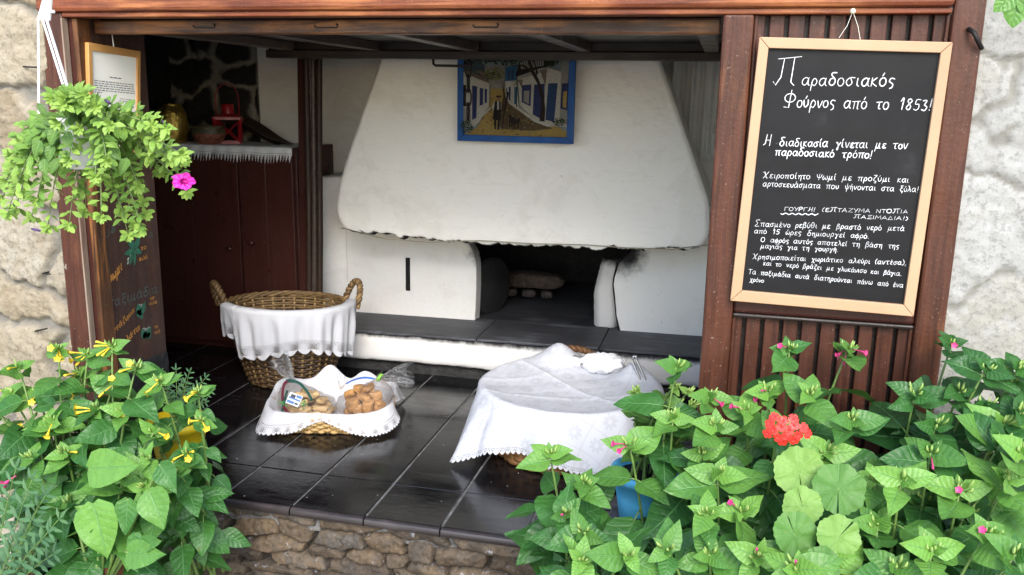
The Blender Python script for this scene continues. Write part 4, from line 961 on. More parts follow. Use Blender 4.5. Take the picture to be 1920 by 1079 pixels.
# cloth over its front rim
bcl = MB(); na, nl = 110, 30; a0, a1 = rad(224), rad(380); P = []; UV = []
for j in range(nl+1):
    row = []; uvr = []
    for i in range(na+1):
        s = i/na; th = a0+(a1-a0)*s; L = .235+.018*math.sin(s*9)-.012*math.cos(s*3)
        if s < .13: L = .14
        d = (j/nl)*(.07+.03+L)                           # distance from the inner end
        fold = .010*math.sin(th*15+1.3*math.sin(th*4))+.006*math.sin(th*33)
        if d < .07: r = BR1-.026; z = BZ1-.042+d
        elif d < .10:
            q = (d-.07)/.03*math.pi; r = BR1+.001-.026*math.cos(q); z = BZ1+.028+.010*math.sin(q)
        else:
            e = d-.10; r = BR1+.028+min(1, e/.05)*(.004+fold*.9*min(1, e/.1))-.10*e; z = BZ1+.028-e*.985
        r += .010*n1(s*9+j*.15, 3)*.6; sag = -.010*math.sin(s*6.5+.8)*min(1, max(0, d-.10)/.05)-.012*(s < .11)*min(1, max(0, d-.1)/.05)
        row.append((BC.x+r*math.cos(th), BC.y+(r-BR1*(1-BOV))*math.sin(th), z+sag)); uvr.append((th*BR1, .10+L-d))
    P.append(row); UV.append(uvr)
bcl.grid(P, UV)
lace1 = cloth_mat('white_lace_linen', band=.066, scallop=(.064, .024), hole=.0125, holes=1.0, c=(.68, .68, .71))
tag(bcl.build('lace_cloth', lace1, None, smooth=True), 'white lace edged linen cloth hanging over the front rim of the tall wicker basket', 'cloth')

# ------------------------------------------------------------------ shallow basket with liner and two bags
SC = Vector((-.985, .795, 0)); SR = rad(14)
def rrect(th, hx, hy, p=3.2):
    c, s = math.cos(th), math.sin(th); k = (abs(c/hx)**p+abs(s/hy)**p)**(-1/p); v = Vector((c*k, s*k, 0)); return Matrix.Rotation(SR, 3, 'Z') @ v
def rf2(th, t): return rrect(th, .238+.03*t, .186+.026*t)
sb_ = thing('bread_basket', (SC.x, SC.y, .4), 'shallow pale straw basket lined with white cloth on the black tiles', 'basket')
basket(sb_, M['wick_l'], SC, rf2, .405, .478, 6, 46, .62, .008, lambda t: .5, .007, seg=3, lean=.10)
lc = MB(); na, nl = 200, 44; P = []; UV = []
PH = rad(45)
for j in range(nl+1):
    q = j/nl; row = []; uvr = []
    for i in range(na+1):
        th = 2*math.pi*i/na; cor = abs(math.sin(2*th))**1.5; fr_ = max(0, -math.sin(th)); bk = max(0, math.sin(th))
        hang = .024+.060*cor+.004*fr_-.006*bk*(1-cor); rip = math.sin(th*9+2*math.sin(th*3))
        if q < .45: k = q/.45; o = rrect(th, .205*k+1e-4, .155*k+1e-4); z = .414+.006*n1(o.x*18+3, o.y*3 and 4)+.004*k
        elif q < .7:
            k = (q-.45)/.25; o = rrect(th, .205+.057*k, .155+.052*k); z = .418+.082*k**1.3
        else:
            k = (q-.7)/.3; o = rrect(th, .262+.014*math.sin(min(1, k*2)*1.57)+.062*k*cor+.010*rip*k, .207+.014*math.sin(min(1, k*2)*1.57)+.05*k*cor+.010*rip*k)
            z = .500+.010*math.sin(min(1, k*2.5)*math.pi)-hang*k**1.15
        for pa, ph_, pw_ in ((rad(104), .075, .26), (rad(62), .05, .22), (rad(150), .035, .3), (rad(20), .03, .3)):
            if q > .45: z += ph_*math.exp(-((th-pa)/pw_)**2)*min(1, (q-.45)/.25)*(1 if q < .75 else max(0, 1-(q-.75)/.35))
        z = max(z, .4055)
        z += .010*n1(th*4+q*5, 6)+.006*n1(th*13-q*9, 7)*(q > .3)
        row.append((SC.x+o.x, SC.y+o.y, z)); uvr.append((th*.26, (1-q)/.3*(hang+.01)))
    P.append(row); UV.append(uvr)
lc.grid(P, UV)
lace2 = cloth_mat('white_crochet_liner', band=.032, scallop=(.013, .007), hole=.0072, holes=.35, c=(.71, .71, .74))
tag(lc.build('basket_liner', lace2, None, smooth=True), 'white lace edged liner cloth spread inside the shallow straw basket', 'cloth')

rusk_m = simple('toasted_rusk', (.56, .31, .11), (.40, .19, .06), 26, .85, .9, bscale=70, bd=.012)
rusk_p = simple('pale_rusk', (.66, .48, .25), (.56, .35, .14), 24, .85, .7, bscale=60, bd=.01)
def rusk_mesh(seed, hx, hy, hz):
    hx, hy, hz = hx*.84, hy*.84, hz*.88
    bm = bmesh.new(); bmesh.ops.create_cube(bm, size=2); bmesh.ops.subdivide_edges(bm, edges=bm.edges[:], cuts=5, use_grid_fill=True)
    g = random.Random(seed); ox = g.uniform(0, 50)
    for v in bm.verts:
        p = v.co; l = (abs(p.x)**5+abs(p.y)**5+abs(p.z)**5)**.2; p = p/l
        k = 1+.30*n1(p.x*2.1+p.z*1.7+ox, seed)+.22*n1(p.y*3.4-p.x*2+ox, seed+3)+.14*n1(p.z*7+p.y*6+ox, seed+8)
        v.co = Vector((p.x*hx*k, p.y*hy*k, p.z*hz*k))
    me = bpy.data.meshes.new('rusk'); bm.to_mesh(me); bm.free()
    for f in me.polygons: f.use_smooth = True
    return me
rm_ = [rusk_mesh(i, *d) for i, d in enumerate(((.034, .022, .018), (.029, .024, .02), (.04, .02, .016)))]
rp_ = [rusk_mesh(i+7, *d) for i, d in enumerate(((.036, .026, .013), (.042, .024, .012), (.030, .028, .014)))]
for me in rm_: me.materials.append(rusk_m)
for me in rp_: me.materials.append(rusk_p)
def pile(cx, cy, z, rx, ry, meshes, layers, label, group, seed):
    g = random.Random(seed); first = {}
    for L, n in enumerate(layers):
        for k in range(n):
            a = 2*math.pi*(k+.3*L)/n+g.uniform(-.3, .3); rr = (.68 if n > 3 else .35)*g.uniform(.75, 1.05)*(1-.1*L)
            o = bpy.data.objects.new('rusk', meshes[g.randrange(3)]); COL.objects.link(o)
            o.location = (cx+rx*rr*math.cos(a), cy+ry*rr*math.sin(a), z+.027*L); o.rotation_euler = (g.uniform(-.5, .5), g.uniform(-.5, .5), g.uniform(0, 6.28))
            tag(o, label, 'rusk', group)
B1 = Vector((-1.085, .755, .425)); B2 = Vector((-.835, .79, .435))
pile(B1.x, B1.y, B1.z+.012, .125, .085, rp_, (11, 9, 6, 3), 'pale sliced rusk inside the bag tied with maroon ribbon', 'pale rusks in the ribboned bag', 3)
pile(B2.x, B2.y, B2.z+.014, .120, .088, rm_, (11, 10, 8, 5, 2), 'golden brown crumbly rusk inside the bag with the green tie', 'brown rusks in the green tied bag', 5)

def film():
    m = NT('clear_cellophane')
    tp_ = m.n.new('ShaderNodeBsdfTransparent'); gl = m.n.new('ShaderNodeBsdfGlossy'); gl.inputs['Roughness'].default_value = .09; gl.inputs['Color'].default_value = (1, 1, 1, 1)
    df = m.n.new('ShaderNodeBsdfDiffuse'); df.inputs[0].default_value = (.8, .82, .85, 1)
    bmp = m.node('ShaderNodeBump', Height=m.math('ADD', m.noise(38, 4, .6, None, 1.2), m.math('MULTIPLY', m.noise(12, 3, .5, None, 2.), 2.)), Strength=.9, Distance=.012)
    m.put(gl.inputs['Normal'], bmp)
    fz = m.n.new('ShaderNodeFresnel'); fz.inputs[0].default_value = 1.5; m.put(fz.inputs['Normal'], bmp)
    mx = m.n.new('ShaderNodeMixShader'); mx2 = m.n.new('ShaderNodeMixShader')
    m.put(mx.inputs[0], m.math('ADD', m.math('MULTIPLY', fz.outputs[0], .62), .0, clamp=True)); m.t.links.new(tp_.outputs[0], mx.inputs[1]); m.t.links.new(gl.outputs[0], mx.inputs[2])
    mx2.inputs[0].default_value = .02; m.t.links.new(mx.outputs[0], mx2.inputs[1]); m.t.links.new(df.outputs[0], mx2.inputs[2]); m.t.links.new(mx2.outputs[0], m.out.inputs[0])
    return m.m
FILM = film()
def bag(label, cen, rx, ry, neck, flare, fw_, seed):
    """rings along an axis: base - belly - neck - crumpled flare"""
    base = Vector(cen); neck, flare = Vector(neck), Vector(flare); mb = MB(); P = []; n = 64
    rings = [(base+Vector((0, 0, -.006)), .15, 1), (base, .86, 1), (base+Vector((0, 0, .03)), 1.06, 1), (base+Vector((0, 0, .06)).lerp(neck-base, .1), 1.02, 1), (base.lerp(neck, .58), .80, 1), (base.lerp(neck, .78), .46, 1), (base.lerp(neck, .92), .2, 1), (neck, .10, 1),
             (neck.lerp(flare, .12), .15, 2), (neck.lerp(flare, .35), .42, 2), (neck.lerp(flare, .6), .62, 2), (neck.lerp(flare, .8), .75, 2), (flare, .84, 2)]
    ax = (flare-neck).normalized()
    fx = ax.cross(Vector((0, 1, 0))).normalized(); fy = ax.cross(fx)
    dense = []
    for a, b in zip(rings[:-1], rings[1:]):
        for k in range(3): t = k/3; dense.append((a[0].lerp(b[0], t), a[1]+(b[1]-a[1])*t, a[2] if t < .5 else b[2]))
    dense.append(rings[-1])
    for j, (c, s, ty) in enumerate(dense):
        row = []
        for i in range(n+1):
            th = 2*math.pi*i/n; cr = 1+.06*n1(th*3+j*.22+seed, seed)+(.10*abs(math.sin(th*7+seed)) if ty == 2 or s < .6 else 0)
            if ty == 1: row.append(c+Vector((rx*s*cr*math.cos(th), ry*s*cr*math.sin(th), .012*n1(th*4+j, seed+2))))
            else: row.append(c+(fx*math.cos(th)*fw_+fy*math.sin(th)*fw_*.38)*s*cr+ax*(.02*math.sin(th*3+seed)*s)+fy*.012*math.sin(th*5+j*.3))
        P.append(row)
    r_ = thing('cellophane_bag', (base.x, base.y, .42), label, 'bag')
    mb.grid(P); mb.build('film', FILM, r_, smooth=True); return r_
n1_, f1_ = atY(549, 713, .745), atY(521, 674, .80); n2_, f2_ = atY(712, 709, .78), atY(764, 703, .83)
b1 = bag('clear bag of pale rusks tied with maroon and green ribbon in the straw basket', B1, .128, .09, n1_, f1_+Vector((0, 0, .012)), .062, 4)
b2 = bag('clear bag of golden brown rusks with a lime green tie in the straw basket', B2, .122, .09, n2_, f2_+Vector((.012, 0, .0)), .062, 9)
def strip(mb, pts, wd, nrm=(0, -1, .3)): ribbon(mb, smooth([tuple(p) for p in pts], 5), wd, nrm)
r1 = MB(); strip(r1, [n1_+Vector((.02, -.03, .004)), n1_+Vector((-.005, -.035, .003)), n1_+Vector((-.022, -.04, -.012)), n1_+Vector((-.02, -.06, -.06)), n1_+Vector((.0, -.085, -.10)), n1_+Vector((.03, -.088, -.125))], .013); r1.build('maroon_ribbon', simple('maroon_satin', (.12, .014, .028), rough=.35, bump=0), b1)
r1 = MB(); strip(r1, [n1_+Vector((-.012, -.033, .006)), n1_+Vector((.015, -.036, .008)), n1_+Vector((.05, -.035, .0)), n1_+Vector((.09, -.045, -.03)), n1_+Vector((.115, -.055, -.06))], .012); strip(r1, [n1_+Vector((-.008, -.04, -.04)), n1_+Vector((-.006, -.08, -.09)), n1_+Vector((-.012, -.09, -.145))], .013); r1.build('green_ribbon', simple('green_satin', (.012, .075, .055), rough=.35, bump=0), b1)
lm = [simple('label_blue', (.06, .17, .42), rough=.4, bump=0), simple('label_white', (.7, .74, .78), rough=.4, bump=0), simple('label_navy', (.012, .016, .03), rough=.4, bump=0)]
lb_ = MB(); lc0 = n1_+Vector((.045, -.078, -.06)); e1 = Vector((.027, .004, -.010)); e2 = Vector((.008, .010, .022))
lb_.obox(lc0, e1, e2, e1.cross(e2).normalized()*.0006, mi=1)
nn = e1.cross(e2).normalized(); nn = nn if nn.y < 0 else -nn
for (u0, u1, v0, v1, k) in ((-.9, .2, -.8, -.35, 0), (-.9, .9, -.05, .25, 0), (.1, .9, .45, .9, 0), (-.7, .0, .15, .75, 2), (.3, .8, -.7, -.4, 2)):
    cc = lc0+nn*.0012; lb_.add([cc+e1*u0+e2*v0, cc+e1*u1+e2*v0, cc+e1*u1+e2*v1, cc+e1*u0+e2*v1], [(0, 1, 2, 3)], None, k)
lb_.build('paper_label', lm, b1)
tn = MB()
for cpt in (Vector((-.012, -.07, -.085)), Vector((.085, -.065, -.085))):
    for k in range(16):
        p = n1_+cpt+Vector((random.uniform(-.016, .016), random.uniform(-.008, .008), random.uniform(-.010, .012))); tn.tube([p, p+Vector((random.uniform(-.014, .014), -.004, random.uniform(-.01, .014)))], .0016, 4)
tn.build('green_tinsel', simple('lime_green', (.10, .42, .08), rough=.5, bump=0), b1)
ti = MB()
for k in range(3): ti.tube([n2_+(f2_-n2_).normalized()*(.004*(k-1))+Vector((.013*math.cos(t)*.5, .013*math.sin(t), .014*math.cos(t))) for t in [2*math.pi*i/14 for i in range(14)]], .0042, 6, closed=True)
ti.build('lime_tie', simple('lime_tie', (.22, .48, .06), rough=.5, bump=0), b2, smooth=True)
bb = MB(); strip(bb, [n2_+Vector((-.02, -.02, .0)), n2_+Vector((-.06, -.03, .004)), n2_+Vector((-.11, -.03, -.012)), n2_+Vector((-.14, -.03, -.03))], .012, (0, -.5, 1)); bb.build('blue_ribbon', simple('blue_ribbon', (.05, .16, .55), rough=.4, bump=0), b2)

# ------------------------------------------------------------------ round basket under the white tablecloth
RC = Vector((.075, .775, 0)); RR0, RR1, RZ0, RZ1 = .295, .355, .405, .645
def rf3(th, t): r = RR0+(RR1-RR0)*t; return Vector((r*math.cos(th), r*math.sin(th), 0))
rb = thing('round_basket', (RC.x, RC.y, .4), 'wide round brown wicker basket hidden under the white tablecloth', 'basket')
basket(rb, M['wick_m'], RC, rf3, RZ0, RZ1, 11, 40, .6, .008, lambda t: .5, .013, lean=.12)
hb = MB()
for s in rope(RC+Vector((-.17, .31, RZ1)), RC+Vector((.06, .352, RZ1)), Vector((0, .1, 1)), .075, .011): hb.tube(s, .010, 6, tint=.15)
hb.build('handle', M['wick_m'], rb, smooth=True)

def hem(th):            # hem radius and height at an angle round the basket
    d = lambda a: (math.degrees(th)-a+180) % 360-180
    k = [(218, .52, .4075), (236, .425, .485), (252, .39, .50), (272, .392, .465), (292, .40, .44), (312, .445, .412), (330, .40, .45), (352, .385, .50), (380, .38, .55), (450, .375, .585), (520, .375, .575), (540, .38, .54), (560, .405, .465), (578, .52, .4075)]
    t = math.degrees(th) % 360; t = t+360 if t < 218 else t
    for (a0_, r0, z0_), (a1_, r1_, z1_) in zip(k[:-1], k[1:]):
        if a0_ <= t <= a1_:
            f = (t-a0_)/(a1_-a0_); f = f*f*(3-2*f) if a0_ not in (218, 560) else f; return r0+(r1_-r0)*f, z0_+(z1_-z0_)*f
    return .38, .5
def ctop(x, y):
    dx, dy = x-RC.x, y-RC.y; r = math.hypot(dx, dy)
    z = RZ1+.031-.044*max(0, 1-(r/RR1)**2)**.9
    z += .086*math.exp(-((dx+.10)**2+(dy-.285)**2)/.0065)+.022*math.exp(-((dx+.07)**2+(dy-.12)**2)/.02)+.058*math.exp(-((dx-.235)**2+(dy-.19)**2)/.003)
    z += .010*n1(dx*9+dy*4, 3)+.012*n1(dy*8-dx*5, 12)
    for (nx_, ny_, c_, am) in ((.62, .78, .02, .007), (.25, -.97, .10, .005), (-.55, .83, .17, .004)):
        q = dx*nx_+dy*ny_-c_; z += am*math.exp(-abs(q)/.012)
    return z
tcm = MB(); NA, NR, NHG = 300, 34, 34; P = []; UV = []; MU = []; MV = []; AL = [0.]*(NA+1)
RT = RR1+.020; mrot = rad(-9)
hems = [hem(2*math.pi*i/NA) for i in range(NA+1)]
for i in range(1, NA+1): t0_, t1_ = 2*math.pi*(i-1)/NA, 2*math.pi*i/NA; AL[i] = AL[i-1]+math.hypot(hems[i][0]*math.cos(t1_)-hems[i-1][0]*math.cos(t0_), hems[i][0]*math.sin(t1_)-hems[i-1][0]*math.sin(t0_), )
for j in range(NR+NHG+1):
    row = []; uvr = []
    for i in range(NA+1):
        th = 2*math.pi*i/NA; rh, zh = hems[i]; c_, s_ = math.cos(th), math.sin(th)
        zr = ctop(RC.x+RT*c_, RC.y+RT*s_); L_ = math.hypot(rh-RT, zr-zh)
        if j <= NR:
            q = (j/NR)**.9; r = RT*q; x, y = RC.x+r*c_, RC.y+r*s_; z = ctop(x, y)-.012*max(0, (q-.93)/.07)**2; sl_ = r
        else:
            q = (j-NR)/NHG; f = q+.0*q
            bow = .022*math.sin(math.pi*min(1, q*1.0))**.7*(1-min(1, (rh-RT)/.12))   # the sheet falls steeply before it flares
            fold = (.012*math.sin(th*11+1.2*math.sin(th*3))+.007*math.sin(th*23+2))*q**.8*(1 if rh < .47 else .4)
            r = RT+(rh-RT)*q**1.05+.010*math.sin(math.pi*q)+fold+.006*n1(th*6+q*3, 5)
            z = zr-.012-(zr-.012-zh)*q**(.96)+.004*n1(th*9+q*4, 8)*q; z = max(z, .4035)
            x, y = RC.x+r*c_, RC.y+r*s_; sl_ = RT+L_*q
        row.append((x, y, z)); uvr.append((AL[i], max(0, RT+L_-sl_)))
        a_ = th-mrot; MU.append(sl_*math.cos(a_)); MV.append(sl_*math.sin(a_))
    P.append(row); UV.append(uvr)
tcm.grid(P, UV, mu=MU, mv=MV)
lace3 = cloth_mat('white_damask_tablecloth', band=.022, scallop=(.021, .012), hole=.0095, holes=.5, motif=.105, c=(.68, .69, .74), mattr=True)
tco = tcm.build('tablecloth', lace3, None, smooth=True)
tag(tco, 'white damask tablecloth with scalloped hem draped over the round basket', 'tablecloth')
# napkins and tongs on the basket
npk = MB(); c0 = atY(1128, 682, 1.03); P = []
for j in range(16):
    v = j/15*math.pi; row = []
    for i in range(40):
        u = 2*math.pi*i/40; k = 1+.5*n1(u*2.2+j*.5, 4)+.5*n1(u*6-j*.9, 8)+.25*abs(math.sin(u*4+j*.6))
        row.append(c0+Vector((.082*math.sin(v)*math.cos(u)*k, .05*math.sin(v)*math.sin(u)*k, .036*math.cos(v)*k)))
    P.append(row)
npk.grid(P, closed_u=True); 
e = atY(1078, 677, 1.03); npk.obox(e, (.028, 0, -.004), (0, .03, 0), (.002, 0, .015))
tag(npk.build('paper_napkins', simple('white_tissue', (.82, .82, .83), (.78, .78, .8), 10, .8, .4, 20), None, smooth=True), 'crumpled bundle of white paper napkins behind the tablecloth', 'napkins')
tg = MB(); t0, t1, t2 = atY(1205, 712, .90), atY(1190, 668, .93), atY(1180, 676, .93)
for off in (-.011, .011):
    tg.tube([t0+Vector((off, 0, -.05)), t0+Vector((off, 0, 0)), t1+Vector((off*.9, 0, -.02)), t1+Vector((off*.5, 0, -.004)), t1+Vector((0, 0, 0))], .005, 8)
tag(tg.build('tongs', simple('steel', (.6, .6, .62), (.5, .5, .52), 20, .22, 0, metal=1), None, smooth=True), 'steel serving tongs sticking up at the right end of the tablecloth', 'tongs')
hk_ = MB(); c0 = atY(1046, 676, 1.08); hk_.tube([c0+Vector((-.012+.014*math.cos(t), 0, .014*math.sin(t))) for t in [math.pi*(.95-i/9*1.2) for i in range(10)]]+[c0+Vector((.0, 0, -.04))], .003, 5)
tag(hk_.build('wire_hook', M['iron'], None, smooth=True), 'thin black wire hook behind the peak of the tablecloth', 'hook')

# ------------------------------------------------------------------ lace runner on the cupboard, lace curtain
rn = MB(); nx = 120; xa, xb2 = atY(308, 280, YC).x, xr_-.004
prof = [(2.0, 0), (1.75, 0), (YC-.014, .0), (YC-.019, -.004), (YC-.020, -.02), (YC-.021, -.045), (YC-.020, -.07), (YC-.019, -.082)]
P = []; UV = []
for j, (y, dz) in enumerate(prof):
    P.append([(xa+(xb2-xa)*i/nx, y-(.004*math.sin(i*.5)*(j > 3)), zt+.0035+dz*(1+.08*math.sin(i*.21))+.002*n1(i*.2, j)) for i in range(nx+1)])
    UV.append([((xb2-xa)*i/nx, .083+dz if j > 2 else .083+(YC-y)*-1) for i in range(nx+1)])
rn.grid(P, UV)
lace4 = cloth_mat('crochet_runner', band=.045, scallop=(.02, .01), hole=.008, holes=.4, fringe=.046, c=(.88, .88, .88))
tag(rn.build('lace_runner', lace4, None, smooth=True), 'white crochet runner with pointed fringe along the cupboard top', 'runner')
cu_ = MB(); P = []; UV = []; c0, c1 = .30, .74
for j in range(31):
    z = 2.14-.64*j/30; P.append([(c0+(c1-c0)*i/80-.05*(j/30)*(i < 12)*(12-i)/12, 2.0+.028*math.sin(i*.42)+.012*math.sin(i*1.1+j*.05), z+.015*math.sin(i*.3)*j/30) for i in range(81)]); UV.append([((c1-c0)*i/80*1.3, .64*(1-j/30)) for i in range(81)])
cu_.grid(P, UV); lace5 = cloth_mat('lace_curtain', band=.25, scallop=(.05, .012), hole=.026, holes=.05, c=(.86, .86, .84))
tag(cu_.build('lace_curtain', lace5, None, smooth=True), 'grey white lace curtain hanging behind the hood on the right', 'curtain')
# nails in the stone and timber
for k, (a_, b_, lab) in enumerate((((44, 126), (70, 127), 'rusty nail in the stone joint beside the upper left post'), ((80, 514), (94, 515), 'small nail in the pale stone left of the painted board'), ((66, 622), (88, 617), 'bent nail in the joint below the big pale stone'))):
    p, q = atY(*a_, -.04), atY(*b_, -.065); nm_ = MB(); nm_.tube([p+Vector((0, .03, 0)), p, q], .003, 6); tag(nm_.build('nail', M['iron'], None), lab, 'nail')
hg = MB(); p = [atY(1816, 55, -.035), atY(1826, 62, -.055), atY(1834, 78, -.055), atY(1841, 92, -.04)]; hg.tube(p, .006, 7); tag(hg.build('hinge_hook', M['iron'], None, smooth=True), 'rusty iron hook on the right stile near the top', 'hook')

# ------------------------------------------------------------------ plants
def leaf_mat(name, c0, c1, c2, veins=7, vein_c=None, radial=False, rough=.40, trans=.25, spec=.45):
    m = NT(name); uv = m.uv(); u, v, _ = m.xyz(uv); t = m.attr('tint')
    n = m.noise(60, 4, .6); col = m.ramp(m.math('ADD', t, m.math('MULTIPLY', m.math('SUBTRACT', m.noise(18, 3), .5), .35)), [(0, c0), (.5, c1), (1, c2)])
    au = m.math('ABSOLUTE', u)
    if not radial:
        mid = m.math('SUBTRACT', 1., m.sm(au, .02, .075))
        sv = m.math('ABSOLUTE', m.math('SUBTRACT', m.math('FRACT', m.math('SUBTRACT', m.math('MULTIPLY', v, veins), m.math('MULTIPLY', m.math('POWER', au, .8), 1.5))), .5))
        side = m.math('MULTIPLY', m.math('SUBTRACT', 1., m.sm(sv, .02, .10)), .5)
    else:
        mid = m.math('SUBTRACT', 1., m.sm(v, .02, .06)); sv = m.math('ABSOLUTE', m.math('SUBTRACT', m.math('FRACT', m.math('MULTIPLY', u, 7.)), .5)); side = m.math('MULTIPLY', m.math('SUBTRACT', 1., m.sm(sv, .01, .07)), .55)
    vn = m.math('MAXIMUM', mid, m.math('MULTIPLY', side, .5)); vc = vein_c or tuple(min(1, x*1.5+.05) for x in c1)
    col = m.mix(m.math('MULTIPLY', vn, .62), col, vc); col = m.mix(m.math('MULTIPLY', m.sm(n, .55, .75), .22), col, tuple(x*.5 for x in c0))
    col = m.mix(m.math('MULTIPLY', m.sm(m.noise(45, 3, .6, None, .5), .70, .76), .55), col, (.20, .15, .04))
    m.set(Base_Color=col, Roughness=m.ramp(m.noise(25, 2), [(.3, rough-.06), (.7, rough+.12)]), Specular_IOR_Level=spec)
    puff = m.math('MULTIPLY', m.math('COSINE', m.math('MULTIPLY', sv, 6.28)), -.12)
    m.bump(m.math('SUBTRACT', m.math('ADD', puff, m.math('ADD', m.math('MULTIPLY', n, .5), m.math('MULTIPLY', m.noise(30, 3, .6), 1.6))), m.math('MULTIPLY', vn, .9)), .42, .006)
    tr = m.n.new('ShaderNodeBsdfTranslucent'); m.put(tr.inputs[0], m.mix(.5, col, c2)); mx = m.n.new('ShaderNodeMixShader'); mx.inputs[0].default_value = trans
    m.t.links.new(m.b.outputs[0], mx.inputs[1]); m.t.links.new(tr.outputs[0], mx.inputs[2]); m.t.links.new(mx.outputs[0], m.out.inputs[0]); return m.m
LM = {'four': leaf_mat('four_o_clock_leaf', (.017, .078, .018), (.046, .158, .028), (.17, .36, .06)),
      'pet': leaf_mat('petunia_leaf', (.07, .15, .03), (.17, .32, .05), (.33, .50, .09), 5),
      'ger': leaf_mat('geranium_leaf', (.04, .125, .025), (.10, .235, .04), (.20, .35, .07), radial=True, rough=.55, trans=.2),
      'fern': leaf_mat('marigold_leaf', (.035, .095, .04), (.07, .17, .07), (.12, .25, .09), 4),
      'basil': leaf_mat('basil_leaf', (.05, .14, .025), (.11, .25, .04), (.24, .40, .08), 5, rough=.34)}
STEM = simple('green_stem', (.17, .28, .06), (.09, .16, .04), 25, .5, .1)
STEMP = simple('petunia_stem', (.20, .26, .09), (.14, .2, .07), 25, .6, .1)
YEL = simple('yellow_petal', (.82, .50, .02), (.72, .58, .05), 30, .5, .1); MAG = simple('magenta_petal', (.62, .03, .20), (.5, .05, .16), 30, .5, .1)
BUD = simple('pale_bud', (.30, .42, .11), (.22, .34, .08), 30, .5, .1); PINK = simple('petunia_petal', (.72, .025, .42), (.6, .02, .33), 40, .5, .15); REDP = simple('geranium_petal', (.75, .035, .02), (.62, .02, .018), 40, .5, .15)

def leaf(mb, base, d, L, W, tint, fold=.25, curl=.35, nu=7, nv=9, shape='ovate', n=None, twist=0., g=random):
    d = Vector(d).normalized(); up = Vector(n) if n is not None else Vector((0, 0, 1))
    s = d.cross(up); s = s.normalized() if s.length > .05 else d.orthogonal().normalized()
    nn = s.cross(d)
    if twist: q = Quaternion(d, twist); s = q @ s; nn = q @ nn
    V = []; UV = []; ph = g.uniform(0, 6); wav = g.uniform(.03, .085); bend = g.uniform(-.12, .12)
    for j in range(nv):
        t = j/(nv-1)
        if shape == 'ovate': wd = (math.sin(math.pi*min(1, t**.60))**.85)*(1-.25*t*t) if 0 < t < 1 else (.18 if t == 0 else 0)
        elif shape == 'spat': wd = math.sin(math.pi*min(1, t**1.15))**.75 if 0 < t < 1 else (.12 if t == 0 else 0)
        else: wd = math.sin(math.pi*t)**.9 if 0 < t < 1 else 0
        c = base+d*(L*(t-curl*.22*t*t))-nn*(curl*L*.5*t*t)+s*(bend*L*t*t)
        for i in range(nu):
            u = 2*i/(nu-1)-1; h = fold*abs(u)*wd*W*.5+wav*L*(math.sin(t*9+ph+u*2)*abs(u)*.6+.22*math.sin(t*15+ph*2)*math.cos(u*3+ph))
            V.append(c+s*(u*wd*W*.5)+nn*h-d*(0.06*L*abs(u)*(1-t)*(shape == 'ovate'))); UV.append((u, t))
    mb.add(V, [(j*nu+i, j*nu+i+1, (j+1)*nu+i+1, (j+1)*nu+i) for j in range(nv-1) for i in range(nu-1)], UV, 0, tint=tint)
    return base+d*L*.5

def trumpet(par, mat, p, d, L, r, open_=1.):
    mb = MB(); d = Vector(d).normalized(); q = Vector(p); P = [q+d*L*t+Vector((0, 0, -.12*L*t*t)) for t in (0, .3, .6, .85, 1.)]
    mb.tube(P, [r*.28, r*.26, r*.32, r*.6, r*(.45 if open_ < .5 else .8)], 7)
    if open_ >= .5:
        e = P[-1]; a = d.orthogonal().normalized(); b = d.cross(a); V = [e-d*r*.2]
        for k in range(10): th = 2*math.pi*k/10; rr = r*(1.75 if k % 2 == 0 else 1.25); V.append(e+(a*math.cos(th)+b*math.sin(th))*rr+d*r*(.5+.2*(k % 2)))
        mb.add(V, [(0, 1+k, 1+(k+1) % 10) for k in range(10)])
    mb.build('flower', mat, par, smooth=True)

